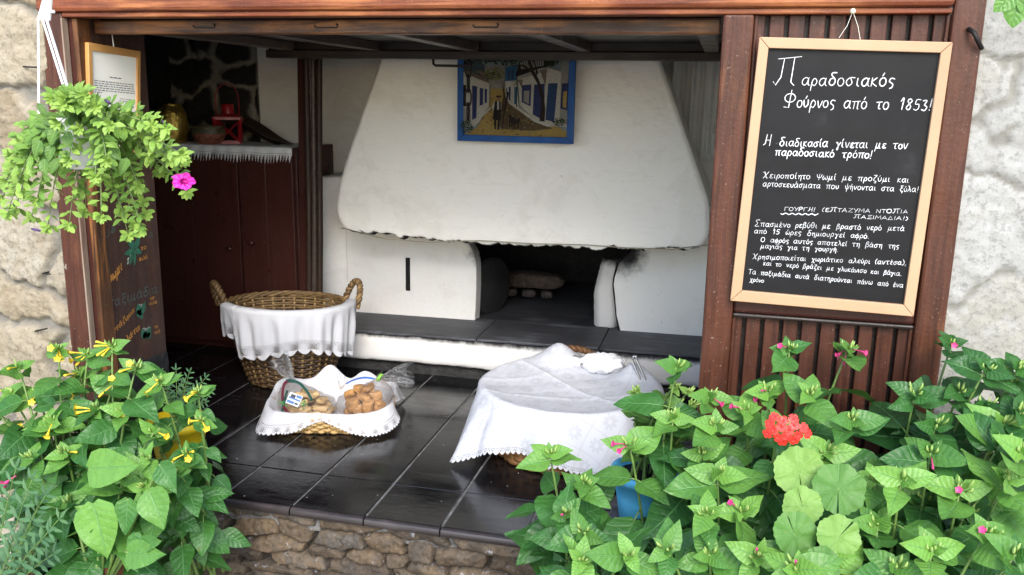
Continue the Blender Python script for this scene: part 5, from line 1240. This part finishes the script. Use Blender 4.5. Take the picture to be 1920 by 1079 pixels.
class Plant:
    def __init__(s, name, base, label, cat, group, leafm, stemm=None):
        s.t = thing(name, base, label, cat, group); s.base = Vector(base); s.f = MB(); s.s = MB(); s.b = MB(); s.lm = leafm; s.sm = stemm or STEM
    def shoot(s, tip, L, nodes=3, start=None, young=.75, old=.3, flower=None, nfl=0, rosette=True, droop=.30, g=random, face=.55):
        tip = Vector(tip); b = Vector(start) if start is not None else s.base+Vector((g.uniform(-.05, .05), g.uniform(-.05, .05), 0))
        mid = b.lerp(tip, .55)+Vector(((b.x-tip.x)*.18, (b.y-tip.y)*.18, .10*(tip-b).length))
        P = [b*(1-t)**2+mid*2*t*(1-t)+tip*t*t for t in [k/10 for k in range(11)]]
        s.s.tube(P, [.0065*(1-.6*k/10) for k in range(11)], 6)
        ax = (P[-1]-P[-3]).normalized(); view = Vector((.1, -1, .55)).normalized()
        ln = (tip-b).length; a0 = g.uniform(0, 3.14)
        gap = L*1.05
        for i in range(nodes):
            back = gap*(i+.25)*(1-.02*i); 
            if back > ln*.85: break
            k = max(0., 1-back/ln); f = k*10; i0 = min(9, int(f)); p = P[i0].lerp(P[i0+1], f-i0); tg = (P[i0+1]-P[i0]).normalized()
            o1 = tg.orthogonal().normalized(); o2 = tg.cross(o1); a = a0+i*1.57+g.uniform(-.35, .35)
            for sgn in (0, math.pi):
                o = o1*math.cos(a+sgn)+o2*math.sin(a+sgn)
                d = (o*1.0+tg*(.45)+view*.22-Vector((0, 0, droop*(.9+.75*i)))).normalized()
                l = L*min(1.3, .80+.30*i)*g.uniform(.68, 1.25); pet = l*.24*(0.3+.35*i)
                q = p+d*pet
                cpx = px_of(q+d*l*.45)
                if any(a_ < cpx[0] < b_ and c_ < cpx[1] < d_ for a_, b_, c_, d_ in ((1140, 1268, 855, 985), (292, 385, 778, 848))) and g.random() < .62: continue
                s.s.tube([p, p+d*pet*.5+Vector((0, 0, .1*pet)), q], [.0024, .002, .0016], 5)
                up = (Vector((0, 0, 1))*(1-face)+view*face)
                leaf(s.f, q, d-Vector((0, 0, .12)), l, l*g.uniform(.58, .74), max(0, min(1, young-(young-old)*min(1, (i+.3)/2)+g.uniform(-.12, .12))), g.uniform(.05, .3), g.uniform(.15, .6), n=(up+Vector((g.uniform(-.45, .45), 0, g.uniform(-.3, .3)))), twist=g.uniform(-.4, .4), g=g)
        if rosette:
            for k in range(4):
                a = a0+.8+k*1.57+g.uniform(-.3, .3); o1 = ax.orthogonal().normalized(); o2 = ax.cross(o1); o = o1*math.cos(a)+o2*math.sin(a)
                d = (o*(1.0 if k % 2 else .75)+ax*(.25 if k % 2 else .6)+view*.2).normalized(); l = L*(g.uniform(.5, .72) if k % 2 else g.uniform(.28, .45))
                leaf(s.f, tip-ax*.004, d, l, l*.62, min(1, young+.02+g.uniform(0, .2)), .22, .4, 5, 5, n=view, twist=g.uniform(-.4, .4), g=g)
            for k in range(5):
                o = Vector((g.uniform(-1, 1), g.uniform(-1, .3), g.uniform(-.1, .9))); p = tip+o*L*.08
                s.f.tube([p, p+o*.010+ax*.006, p+o*.012+ax*.014], [.0022, .0034, .0008], 6, mi=1)
        for k in range(nfl):
            o = Vector((g.uniform(-1, 1), g.uniform(-1, -.2), g.uniform(-.55, .5))).normalized()
            trumpet(s.t, flower, tip+o*L*.10, o, L*(g.uniform(.36, .5) if flower is YEL else g.uniform(.22, .34)), .0072 if flower is YEL else .0052, 1. if g.random() < .55 else 0.)
    def done(s):
        s.f.build('foliage', [s.lm, BUD], s.t, smooth=True)
        if s.s.v: s.s.build('stems', s.sm, s.t, smooth=True)

def pot(name, c, r0, r1, h, mat, label, rim=.0, soil=True):
    c = Vector(c); t = thing(name, c, label, 'flower pot'); b = MB()
    b.lathe([(0, 0), (r0, 0), (r0+(r1-r0)*.5, h*.5), (r1, h*.84), (r1+rim, h*.84), (r1+rim*1.1, h), (r1-.006, h), (r1-.012, h*.86), (0, h*.86)], c, 36); b.build('body', mat, t, smooth=True)
    s_ = MB(); s_.lathe([(0, h*.9), (r1*.6, h*.895), (r1-.011, h*.88)], c, 20); s_.build('soil', M['soot'], t, smooth=True); return t
terra = simple('terracotta', (.36, .14, .07), (.27, .10, .05), 20, .8, .3); bluep = simple('sky_blue_plastic', (.09, .48, .80), (.08, .43, .73), 8, .4, .05); yelp = simple('yellow_plastic', (.80, .58, .01), (.72, .5, .01), 8, .4, .05); whitep = simple('white_plastic', (.78, .78, .76), (.7, .7, .68), 8, .4, .05)
def hy(px, py):    # the planting bank leans back: higher shoots stand closer to the wall
    return -.20-.62*max(0, min(1, (py-650)/420))
def T(px, py, dy=0.): return atY(px, py, hy(px, py)+dy)
g = random.Random(5)
R_ = [  # plant, base x/y, label, tips (px, py, leaf px, pink flowers)
 ((.28, -.42), 'green four o\'clock plant leaning left over the tile edge below the tablecloth', [(1030, 850, 80, 0), (1095, 905, 78, 0), (1060, 965, 70, 1), (1095, 1000, 80, 1), (1180, 1040, 85, 0), (1090, 1050, 80, 0)]),
 ((.50, -.28), 'green four o\'clock plant with a pale top tuft beside the tablecloth', [(1268, 690, 72, 0), (1180, 835, 80, 2), (1262, 785, 70, 0), (1330, 745, 72, 1), (1318, 852, 80, 0), (1345, 800, 80, 0)]),
 ((.72, -.50), 'bright green four o\'clock plant in front of the wooden post', [(1345, 890, 105, 0), (1325, 965, 90, 0), (1390, 960, 95, 1), (1330, 1040, 100, 0), (1250, 1030, 90, 0), (1420, 1045, 90, 1)]),
 ((.80, -.18), 'tall four o\'clock plant with pink buds rising before the grooved panel under the chalkboard', [(1480, 655, 68, 1), (1590, 655, 72, 3), (1440, 735, 72, 2), (1400, 770, 80, 1), (1520, 740, 80, 0), (1460, 800, 78, 0), (1600, 790, 85, 0), (1550, 850, 85, 0)]),
 ((1.14, -.18), 'dark green four o\'clock plant at the foot of the whitewashed wall', [(1785, 645, 74, 1), (1715, 740, 78, 0), (1800, 735, 82, 0), (1850, 690, 80, 0), (1900, 720, 80, 0), (1755, 800, 80, 0), (1915, 775, 85, 0), (1845, 765, 80, 0), (1880, 830, 85, 0), (1910, 690, 70, 0)]),
 ((1.12, -.46), 'four o\'clock plant with one open magenta flower among large leaves at the right', [(1745, 850, 95, 1), (1875, 800, 110, 0), (1690, 900, 90, 0), (1800, 920, 100, 1), (1890, 900, 105, 0), (1918, 850, 95, 0), (1640, 900, 85, 0)]),
 ((1.02, -.75), 'lush four o\'clock plant with broad pale leaves at the bottom right corner', [(1645, 985, 105, 0), (1850, 1000, 110, 1), (1750, 1030, 105, 0), (1905, 1040, 105, 0), (1560, 1050, 90, 0), (1680, 1065, 100, 0), (1490, 1065, 90, 1)]),
]
for (bx, by), lab, tips in R_:
    p = Plant('four_o_clock_plant', (bx, by, .02), lab, 'plant', 'four o\'clock plants at the right', LM['four'])
    for px, py, lp, nf in tips:
        y = hy(px, py)+g.uniform(-.05, .05); tip = atY(px, py, y); L = lp*(y-EYE.y)/F_PX*1.18
        p.shoot(tip, L, 4, flower=MAG, nfl=nf, young=g.uniform(.10, .40) if 'dark green' in lab else g.uniform(.45, 1.0), old=.05 if 'dark green' in lab else g.uniform(.05, .45), g=g)
        for q in range(1 if py > 840 else 0):      # fuller growth behind the front shoots
            qx, qy = px+g.uniform(-55, 55), py+g.uniform(35, 110); qx = qx-150 if (1110 < qx < 1310 and 800 < qy < 1010) else qx; t2 = atY(qx, qy, hy(px, py)+g.uniform(.06, .16))
            if t2.z > .15: p.shoot(t2, L*g.uniform(.9, 1.15), 4, young=g.uniform(.3, .55), old=.1, rosette=g.random() < .5, g=g, face=.35)
    p.done()
# geranium
p = Plant('geranium', (.86, -.55, .05), 'geranium with scalloped round leaves and one red flower head', 'geranium', None, LM['ger'])
def round_leaf(mb, c, nrm, r, tint, g):
    c = Vector(c); nrm = Vector(nrm).normalized(); a = nrm.orthogonal().normalized(); a = Quaternion(nrm, g.uniform(0, 6.28)) @ a; b = nrm.cross(a); V = [c]; UV = [(0, 0)]; n = 70; rr = (.3, .55, .78, 1.)
    for k in rr:
        for i in range(n):
            th = -math.pi*.985+2*math.pi*.985*i/(n-1); sc = 1+(.06*abs(math.cos(th*10.5))+.03*math.cos(th*7+tint*5))*k**3
            V.append(c+(a*math.cos(th)+b*math.sin(th))*r*k*sc+nrm*(r*(.22*k*k*(1-.6*k)+.06*k*k*math.cos(th*7+tint*5)+.13*k*math.sin(th*2+tint*9)))); UV.append((th/(2*math.pi)+.5, k))
    F = [(0, 1+i, 2+i) for i in range(n-1)]+[(1+j*n+i, 1+(j+1)*n+i, 1+(j+1)*n+i+1, 1+j*n+i+1) for j in range(3) for i in range(n-1)]
    mb.add(V, F, UV, 0, tint=tint)
for px, py, rp, ti in ((1499, 886, 46, 1.0), (1505, 950, 36, .95), (1572, 918, 47, .40), (1490, 1003, 42, .45), (1572, 1008, 40, .85), (1540, 1062, 36, .3)):
    y = hy(px, py)-.02; c = atY(px, py, y); nrm = Vector((g.uniform(-.3, .3), -.75, g.uniform(.35, .8)))
    round_leaf(p.f, c, nrm, rp*(y-EYE.y)/F_PX, ti, g); p.s.tube([p.base+Vector((0, 0, .1)), p.base.lerp(c, .6)+Vector((0, .06, .03)), c+Vector((0, .02, -.01)), c], .0028, 6)
fc = atY(1474, 803, -.55); p.s.tube([p.base+Vector((0, 0, .2)), p.base.lerp(fc, .6), atY(1482, 840, -.54), fc], .003, 6)
fl = MB()
for k in range(16):
    a = k*2.4; r = .004+.0105*math.sqrt(k); c = fc+Vector((r*math.cos(a)*1.15, -.016+.0006*k, r*math.sin(a)*.72)); n_ = Vector((math.cos(a)*.6*r/.04, -1, math.sin(a)*.6*r/.04+.25)).normalized(); o1 = n_.orthogonal().normalized(); o2 = n_.cross(o1); a5 = g.uniform(0, 6)
    for q in range(5):
        th = a5+q*1.257; d = o1*math.cos(th)+o2*math.sin(th); s = n_.cross(d); c2 = c+d*.0035
        fl.add([c, c2+s*.0055+n_*.002, c2+d*.0085+s*.0045+n_*.001*g.uniform(0, 3), c2+d*.0085-s*.0045+n_*.001*g.uniform(0, 3), c2-s*.0055+n_*.002], [(0, 1, 2, 3, 4)])
fl.build('flower_head', REDP, p.t); p.done()
# basil in the blue pot
bc = Vector((.46, -.10, .555)); 
pot('plant_pot', bc, .075, .10, .17, bluep, 'sky blue plastic pot half hidden by leaves in front of the tablecloth', .006)
sd = MB(); sd.box((.35, -.02, .40), (.57, -.2, .5545)); 
tag(sd.build('pot_stand', M['slate'], None, bevel=.006), 'dark block under the sky blue pot', 'stand')
p = Plant('basil_plant', bc+Vector((0, 0, .14)), 'small leaved basil plant growing in the sky blue pot', 'basil', None, LM['basil'])
for px, py in ((1195, 735, ), (1215, 765), (1240, 745), (1265, 725), (1290, 735), (1255, 790), (1285, 780), (1215, 800), (1235, 825), (1300, 760), (1270, 760), (1205, 785), (1250, 815), (1310, 790)):
    p.shoot(atY(px, py, -.13+g.uniform(-.10, .05)), .05, 5, young=.75, old=.35, g=g, face=.4, droop=.1)
p.done()
# left bed -----------------------------------------------------------------
pot('plant_pot', (-1.30, -.42, 0), .11, .15, .36, terra, 'terracotta pot at the bottom left under the yellow flowered plant', .012)
L_ = [
 ((-1.36, -.36), .30, 'yellow flowered four o\'clock plant in front of the left stone wall', [(35, 690, 70, 1), (110, 655, 62, 3), (165, 665, 65, 3), (70, 740, 75, 1), (20, 800, 75, 1), (130, 730, 72, 1), (100, 790, 78, 1), (215, 720, 70, 2), (180, 770, 70, 2), (60, 860, 80, 0), (20, 740, 70, 1), (125, 850, 80, 1)]),
 ((-1.20, -.36), .30, 'four o\'clock plant with long yellow trumpets before the painted board', [(210, 650, 62, 4), (255, 690, 66, 2), (190, 830, 72, 3), (150, 700, 66, 2), (235, 770, 76, 0)]),
 ((-1.16, -.50), .28, 'young four o\'clock plant with very large pale leaves near the lower left', [(290, 810, 70, 1), (230, 900, 100, 0), (130, 940, 90, 0), (290, 900, 95, 0), (200, 970, 125, 0)]),
 ((-.98, -.22), .22, 'yellow budded four o\'clock plant hiding the yellow pot', [(300, 715, 56, 2), (352, 850, 56, 3), (372, 735, 48, 2), (262, 770, 60, 1), (378, 790, 46, 2), (330, 885, 60, 1), (275, 860, 66, 0), (270, 915, 66, 0)]),
]
def hyl(px, py): return -.26-.30*max(0, min(1, (py-640)/420))
for (bx, by), bz, lab, tips in L_:
    p = Plant('four_o_clock_plant', (bx, by, bz), lab, 'plant', 'four o\'clock plants at the left', LM['four'])
    for px, py, lp, nf in tips:
        y = hyl(px, py)+g.uniform(-.05, .05); tip = atY(px, py, y); L = lp*(y-EYE.y)/F_PX*1.12
        p.shoot(tip, L, 5, flower=YEL, nfl=nf, young=g.uniform(.55, 1.0), old=g.uniform(.25, .6), g=g)
        for q in range(0 if 'yellow pot' in lab else 1):
            qx, qy = px+g.uniform(-50, 45), py+g.uniform(35, 100); qx = min(qx, 335); t2 = atY(qx, qy, hyl(px, py)+g.uniform(.05, .12)); p.shoot(t2, L*g.uniform(.9, 1.1), 3, young=g.uniform(.35, .6), old=.15, rosette=False, g=g, face=.4)
    if 'very large' in lab:
        for (ax, ay, bx_, by_, wf, tt) in ((176, 953, 204, 1056, .80, .9), (168, 888, 259, 876, .60, .85), (280, 930, 314, 994, .84, .75), (240, 945, 235, 1010, .66, .55), (300, 880, 335, 925, .7, .5), (240, 1045, 306, 1052, .6, .7), (255, 1010, 250, 1075, .5, .55), (268, 1030, 300, 1015, .55, .6)):
            y = hyl(ax, ay)-.1; p0, p1 = atY(ax, ay-8, y), atY(bx_, by_, y-.03); l = (p1-p0).length; leaf(p.f, p0, p1-p0, l, l*wf, tt, .16, .18, 7, 9, n=(.1, -1, .5), g=g)
            p.s.tube([p.base, p.base.lerp(p0, .6)+Vector((0, .04, .04)), p0], .004, 6)
    p.done()
for px, py in ((6, 912),): trumpet(p.t, MAG, atY(30, 893, -.5), Vector((-.8, -.3, -.5)), .04, .009, 1)
yc = Vector((-1.235, .04, .401))
pot('plant_pot', yc+Vector((0, 0, .06)), .075, .10, .19, yelp, 'bright yellow plastic pot behind the leaves on the tile edge', .004)
sd = MB(); sd.lathe([(0, 0), (.085, 0), (.085, .06), (0, .06)], yc, 24); tag(sd.build('pot_stand', M['slate'], None), 'dark round base under the yellow pot', 'stand')
p = Plant('marigold_plant', yc+Vector((0, 0, .23)), 'small feathery dark green plant growing in the yellow pot', 'plant', None, LM['fern'])
def frond(pl, b, tip, L, n=7, tint=.5):
    b, tip = Vector(b), Vector(tip); mid = b.lerp(tip, .5)+Vector((0, 0, .1*(tip-b).length)); P = [b*(1-t)**2+mid*2*t*(1-t)+tip*t*t for t in [k/12 for k in range(13)]]
    pl.s.tube(P, [.0022*(1-.6*k/12) for k in range(13)], 5)
    for i in range(n):
        k = 3+9*i/(n-1); i0 = min(11, int(k)); p_ = P[i0].lerp(P[i0+1], k-i0); tg = (P[i0+1]-P[i0]).normalized(); s = tg.cross(Vector((.2, -1, .5))).normalized()
        for sg in (-1, 1):
            d = tg*.7+s*sg; l = L*(1-.5*abs(i/(n-1)-.35)); leaf(pl.f, p_, d, l, l*.24, max(0, min(1, tint+g.uniform(-.2, .2))), .2, .25, 3, 5, 'narrow', n=(.1, -1, .6), g=g)
    leaf(pl.f, P[-1], P[-1]-P[-2], L*.8, L*.2, tint, .2, .2, 3, 5, 'narrow', n=(.1, -1, .6), g=g)
for px, py in ((300, 700), (330, 695), (355, 700), (385, 710), (395, 735), (310, 725), (345, 720), (370, 725), (320, 745), (350, 745), (385, 755)):
    frond(p, p.base, atY(px, py, .02+g.uniform(-.08, .05)), .035, 7, .6)
p.done()
p = Plant('marigold_plant', (-1.45, -.62, .2), 'feathery blue green marigold foliage in the bottom left corner', 'plant', None, LM['fern'])
for px, py in ((-10, 890), (30, 880), (60, 900), (75, 940), (20, 940), (65, 985), (90, 1000), (30, 1010), (100, 1040), (10, 1050), (60, 1050), (85, 930), (110, 975), (-20, 960)):
    frond(p, p.base+Vector((g.uniform(-.05, .05), g.uniform(-.05, .05), 0)), atY(px, py, -.62+g.uniform(-.06, .06)), .058, 8, g.uniform(.4, .8))
p.done()
lp = Plant('low_sapling', (-1.0, -.12, .0), 'low drooping leafy shoot in front of the rubble base', 'plant', None, LM['four'])
for px, py, l in ((350, 960, 60), (330, 1000, 62), (270, 1000, 70), (300, 1050, 70), (235, 1060, 70)):
    lp.shoot(atY(px, py, -.22), l*2.3/F_PX, 2, young=.45, old=.2, g=g, rosette=False)
lp.done()

# ------------------------------------------------------------------ hanging petunia
HY = -.55; pc_ = atY(150, 255, HY-.045); pc_.z -= .01
hp = thing('hanging_pot', pc_, 'white conical hanging pot under a white plastic hanger at the upper left', 'hanging pot')
hb = MB(); hb.lathe([(0, -.075), (.036, -.075), (.052, .02), (.060, .045), (.064, .045), (.064, .056), (.057, .056), (.048, .02), (0, .02)], pc_, 32); hb.build('body', whitep, hp, smooth=True)
hook_p = atY(82, 36, HY); 
hg = MB(); hg.prism([atY(68, 38, HY), atY(92, 40, HY), atY(95, 5, HY), atY(99, -80, HY), atY(80, -80, HY), atY(78, 2, HY)], (0, .008, 0)); hg.tube([atY(92, 22, HY)+Vector((0, .004, 0)), atY(100, 23, HY)+Vector((0, .004, 0))], .005, 6); hg.build('hanger', whitep, hp, bevel=.002)
st_ = MB()
for sx, e in ((72, (73, 214)), (80, (142, 236)), (88, (132, 178))): 
    a_, b_ = atY(sx, 38, HY), atY(*e, HY+(-.03 if e[0] != 132 else .03)); st_.tube([a_, b_], .0030, 6)
a_ = atY(88, 40, HY); st_.tube([a_, atY(165, 290, HY-.07)], .0034, 6)
st_.build('cord', whitep, hp)
p = Plant('petunia', pc_+Vector((0, .02, .05)), 'trailing petunia with small light green leaves and a bright pink flower in the hanging pot', 'petunia', None, LM['pet'], STEMP)
TP = [(20, 290), (10, 340), (40, 360), (70, 320), (15, 400), (60, 405), (110, 340), (100, 385), (150, 360), (130, 420), (180, 330), (180, 370), (90, 425), (215, 345), (230, 395), (255, 420), (270, 375), (240, 325), (260, 350), (290, 260), (310, 240), (285, 235), (255, 235), (230, 215), (205, 235), (320, 300), (345, 300), (300, 320), (335, 330), (350, 360), (280, 290), (250, 270), (225, 290), (150, 240), (120, 195), (145, 190), (100, 185), (110, 230), (60, 255), (35, 270), (20, 320), (80, 280), (95, 300), (160, 300), (200, 300), (45, 330), (130, 300), (70, 375), (240, 440), (275, 400), (190, 405), (160, 395), (210, 260), (160, 180), (180, 200), (5, 370), (30, 390), (55, 290), (265, 430), (340, 290)]
for px, py in TP:
    if 60 < px < 260 and 215 < py < 390 and g.random() < .38: continue
    tip = atY(px, py, HY+(g.uniform(-.20, -.13) if (80 < px < 230 and py < 345) else g.uniform(-.12, .08))); b = p.base+Vector((g.uniform(-.06, .06), g.uniform(-.06, .06), -.005)); mid = b.lerp(tip, .5)+Vector((0, 0, .05+.25*max(0, b.z-tip.z)))
    P = [b*(1-t)**2+mid*2*t*(1-t)+tip*t*t for t in [k/14 for k in range(15)]]; p.s.tube(P, [.0028*(1-.5*k/14) for k in range(15)], 5)
    wilt = g.random() < .2
    for k in range(3, 15):
        tg = (P[k]-P[k-1]).normalized(); o1 = tg.orthogonal().normalized(); o2 = tg.cross(o1); a = g.uniform(0, 6.28)
        for q in range(3 if k > 7 else 2):
            aa = a+q*2.1; o = o1*math.cos(aa)+o2*math.sin(aa); d = o+tg*.55+Vector((0, -.25, .25)); l = (.027+.014*g.random())*(1.2 if k < 10 else .95)
            leaf(p.f, P[k]+o*.003+tg*g.uniform(-.008, .008), d, l, l*.45, min(1, max(0, (.2 if wilt else .35+.06*(k-6))+g.uniform(-.15, .25))), .2, .4, 3, 5, 'spat', n=(.1, -.7, .8), g=g)
    for q in range(7):
        a = q*.9; o = Vector((math.cos(a), -.5, math.sin(a))); leaf(p.f, P[-1], o+tg*.7, .026, .012, .95, .2, .4, 3, 5, 'spat', n=(.1, -1, .5), g=g)
# a few larger pale wilted leaves in the middle
for px, py in ((100, 275), (85, 300), (125, 250), (195, 262), (210, 275), (110, 300), (240, 300), (75, 265), (205, 290), (105, 245), (185, 245), (120, 285)):
    b = atY(px, py, HY-.125); leaf(p.f, b, Vector((g.uniform(-.6, .6), -.3, -.6)), .05, .032, .15, .3, .5, 5, 6, n=(.1, -1, .4), g=g)
fm_ = MB(); fcn = atY(346, 341, HY-.06); V = [fcn+Vector((0, .014, 0))]; n = 40; dirn = Vector((.2, -.9, .15)).normalized(); o1 = Vector((1, .2, 0)).normalized(); o2 = dirn.cross(o1).normalized()
for k in (.35, .7, 1.):
    for i in range(n): th = 2*math.pi*i/n; r = .029*k*(1+.10*math.cos(5*th)*k)*(1+.05*math.sin(th*17)*k); V.append(fcn+o1*r*math.cos(th)+o2*r*.72*math.sin(th)+dirn*(.010*k+.005*math.sin(th*10)*k*k-.008*max(0, k-.7)))
fm_.add(V, [(0, 1+i, 1+(i+1) % n) for i in range(n)]+[(1+j*n+i, 1+j*n+(i+1) % n, 1+(j+1)*n+(i+1) % n, 1+(j+1)*n+i) for j in range(2) for i in range(n)])
fm_.tube([fcn+Vector((0, .012, 0)), fcn+Vector((-.004, .04, .0)), atY(335, 352, HY-.02)], [.008, .004, .003], 8); fm_.build('flower', PINK, p.t, smooth=True)
for q in ((197, 188, 208, 196), (305, 228, 312, 236), (60, 430, 76, 434)): fb = MB(); fb.tube([atY(q[0], q[1], HY-.08), atY((q[0]+q[2])/2, (q[1]+q[3])/2, HY-.085), atY(q[2], q[3], HY-.08)], [.003, .0045, .0025], 6); fb.build('flower_bud', simple('violet_bud', (.10, .05, .16), rough=.6, bump=0), p.t, smooth=True)
p.done()

# ------------------------------------------------------------------ vine leaf hanging in at the top right
vb = MB(); c = atY(1912, -18, -.35)
for dx, dz, l in ((-.15, -1, .085), (-.75, -.75, .07), (.55, -.85, .07), (-1, -.1, .055), (1, -.1, .055)): leaf(vb, c, Vector((dx, -.15, dz)), l, l*.62, .8, .15, .2, 7, 9, 'narrow', n=(-.1, -1, .2), g=g)
vt = thing('vine_leaf', c, 'single lobed vine leaf hanging in at the top right corner', 'leaf'); vb.build('blade', LM['four'], vt, smooth=True)
vs = MB(); vs.tube([c, c+Vector((.05, .05, .10)), c+Vector((.10, .15, .25))], .002, 5); vs.build('stalk', STEM, vt)
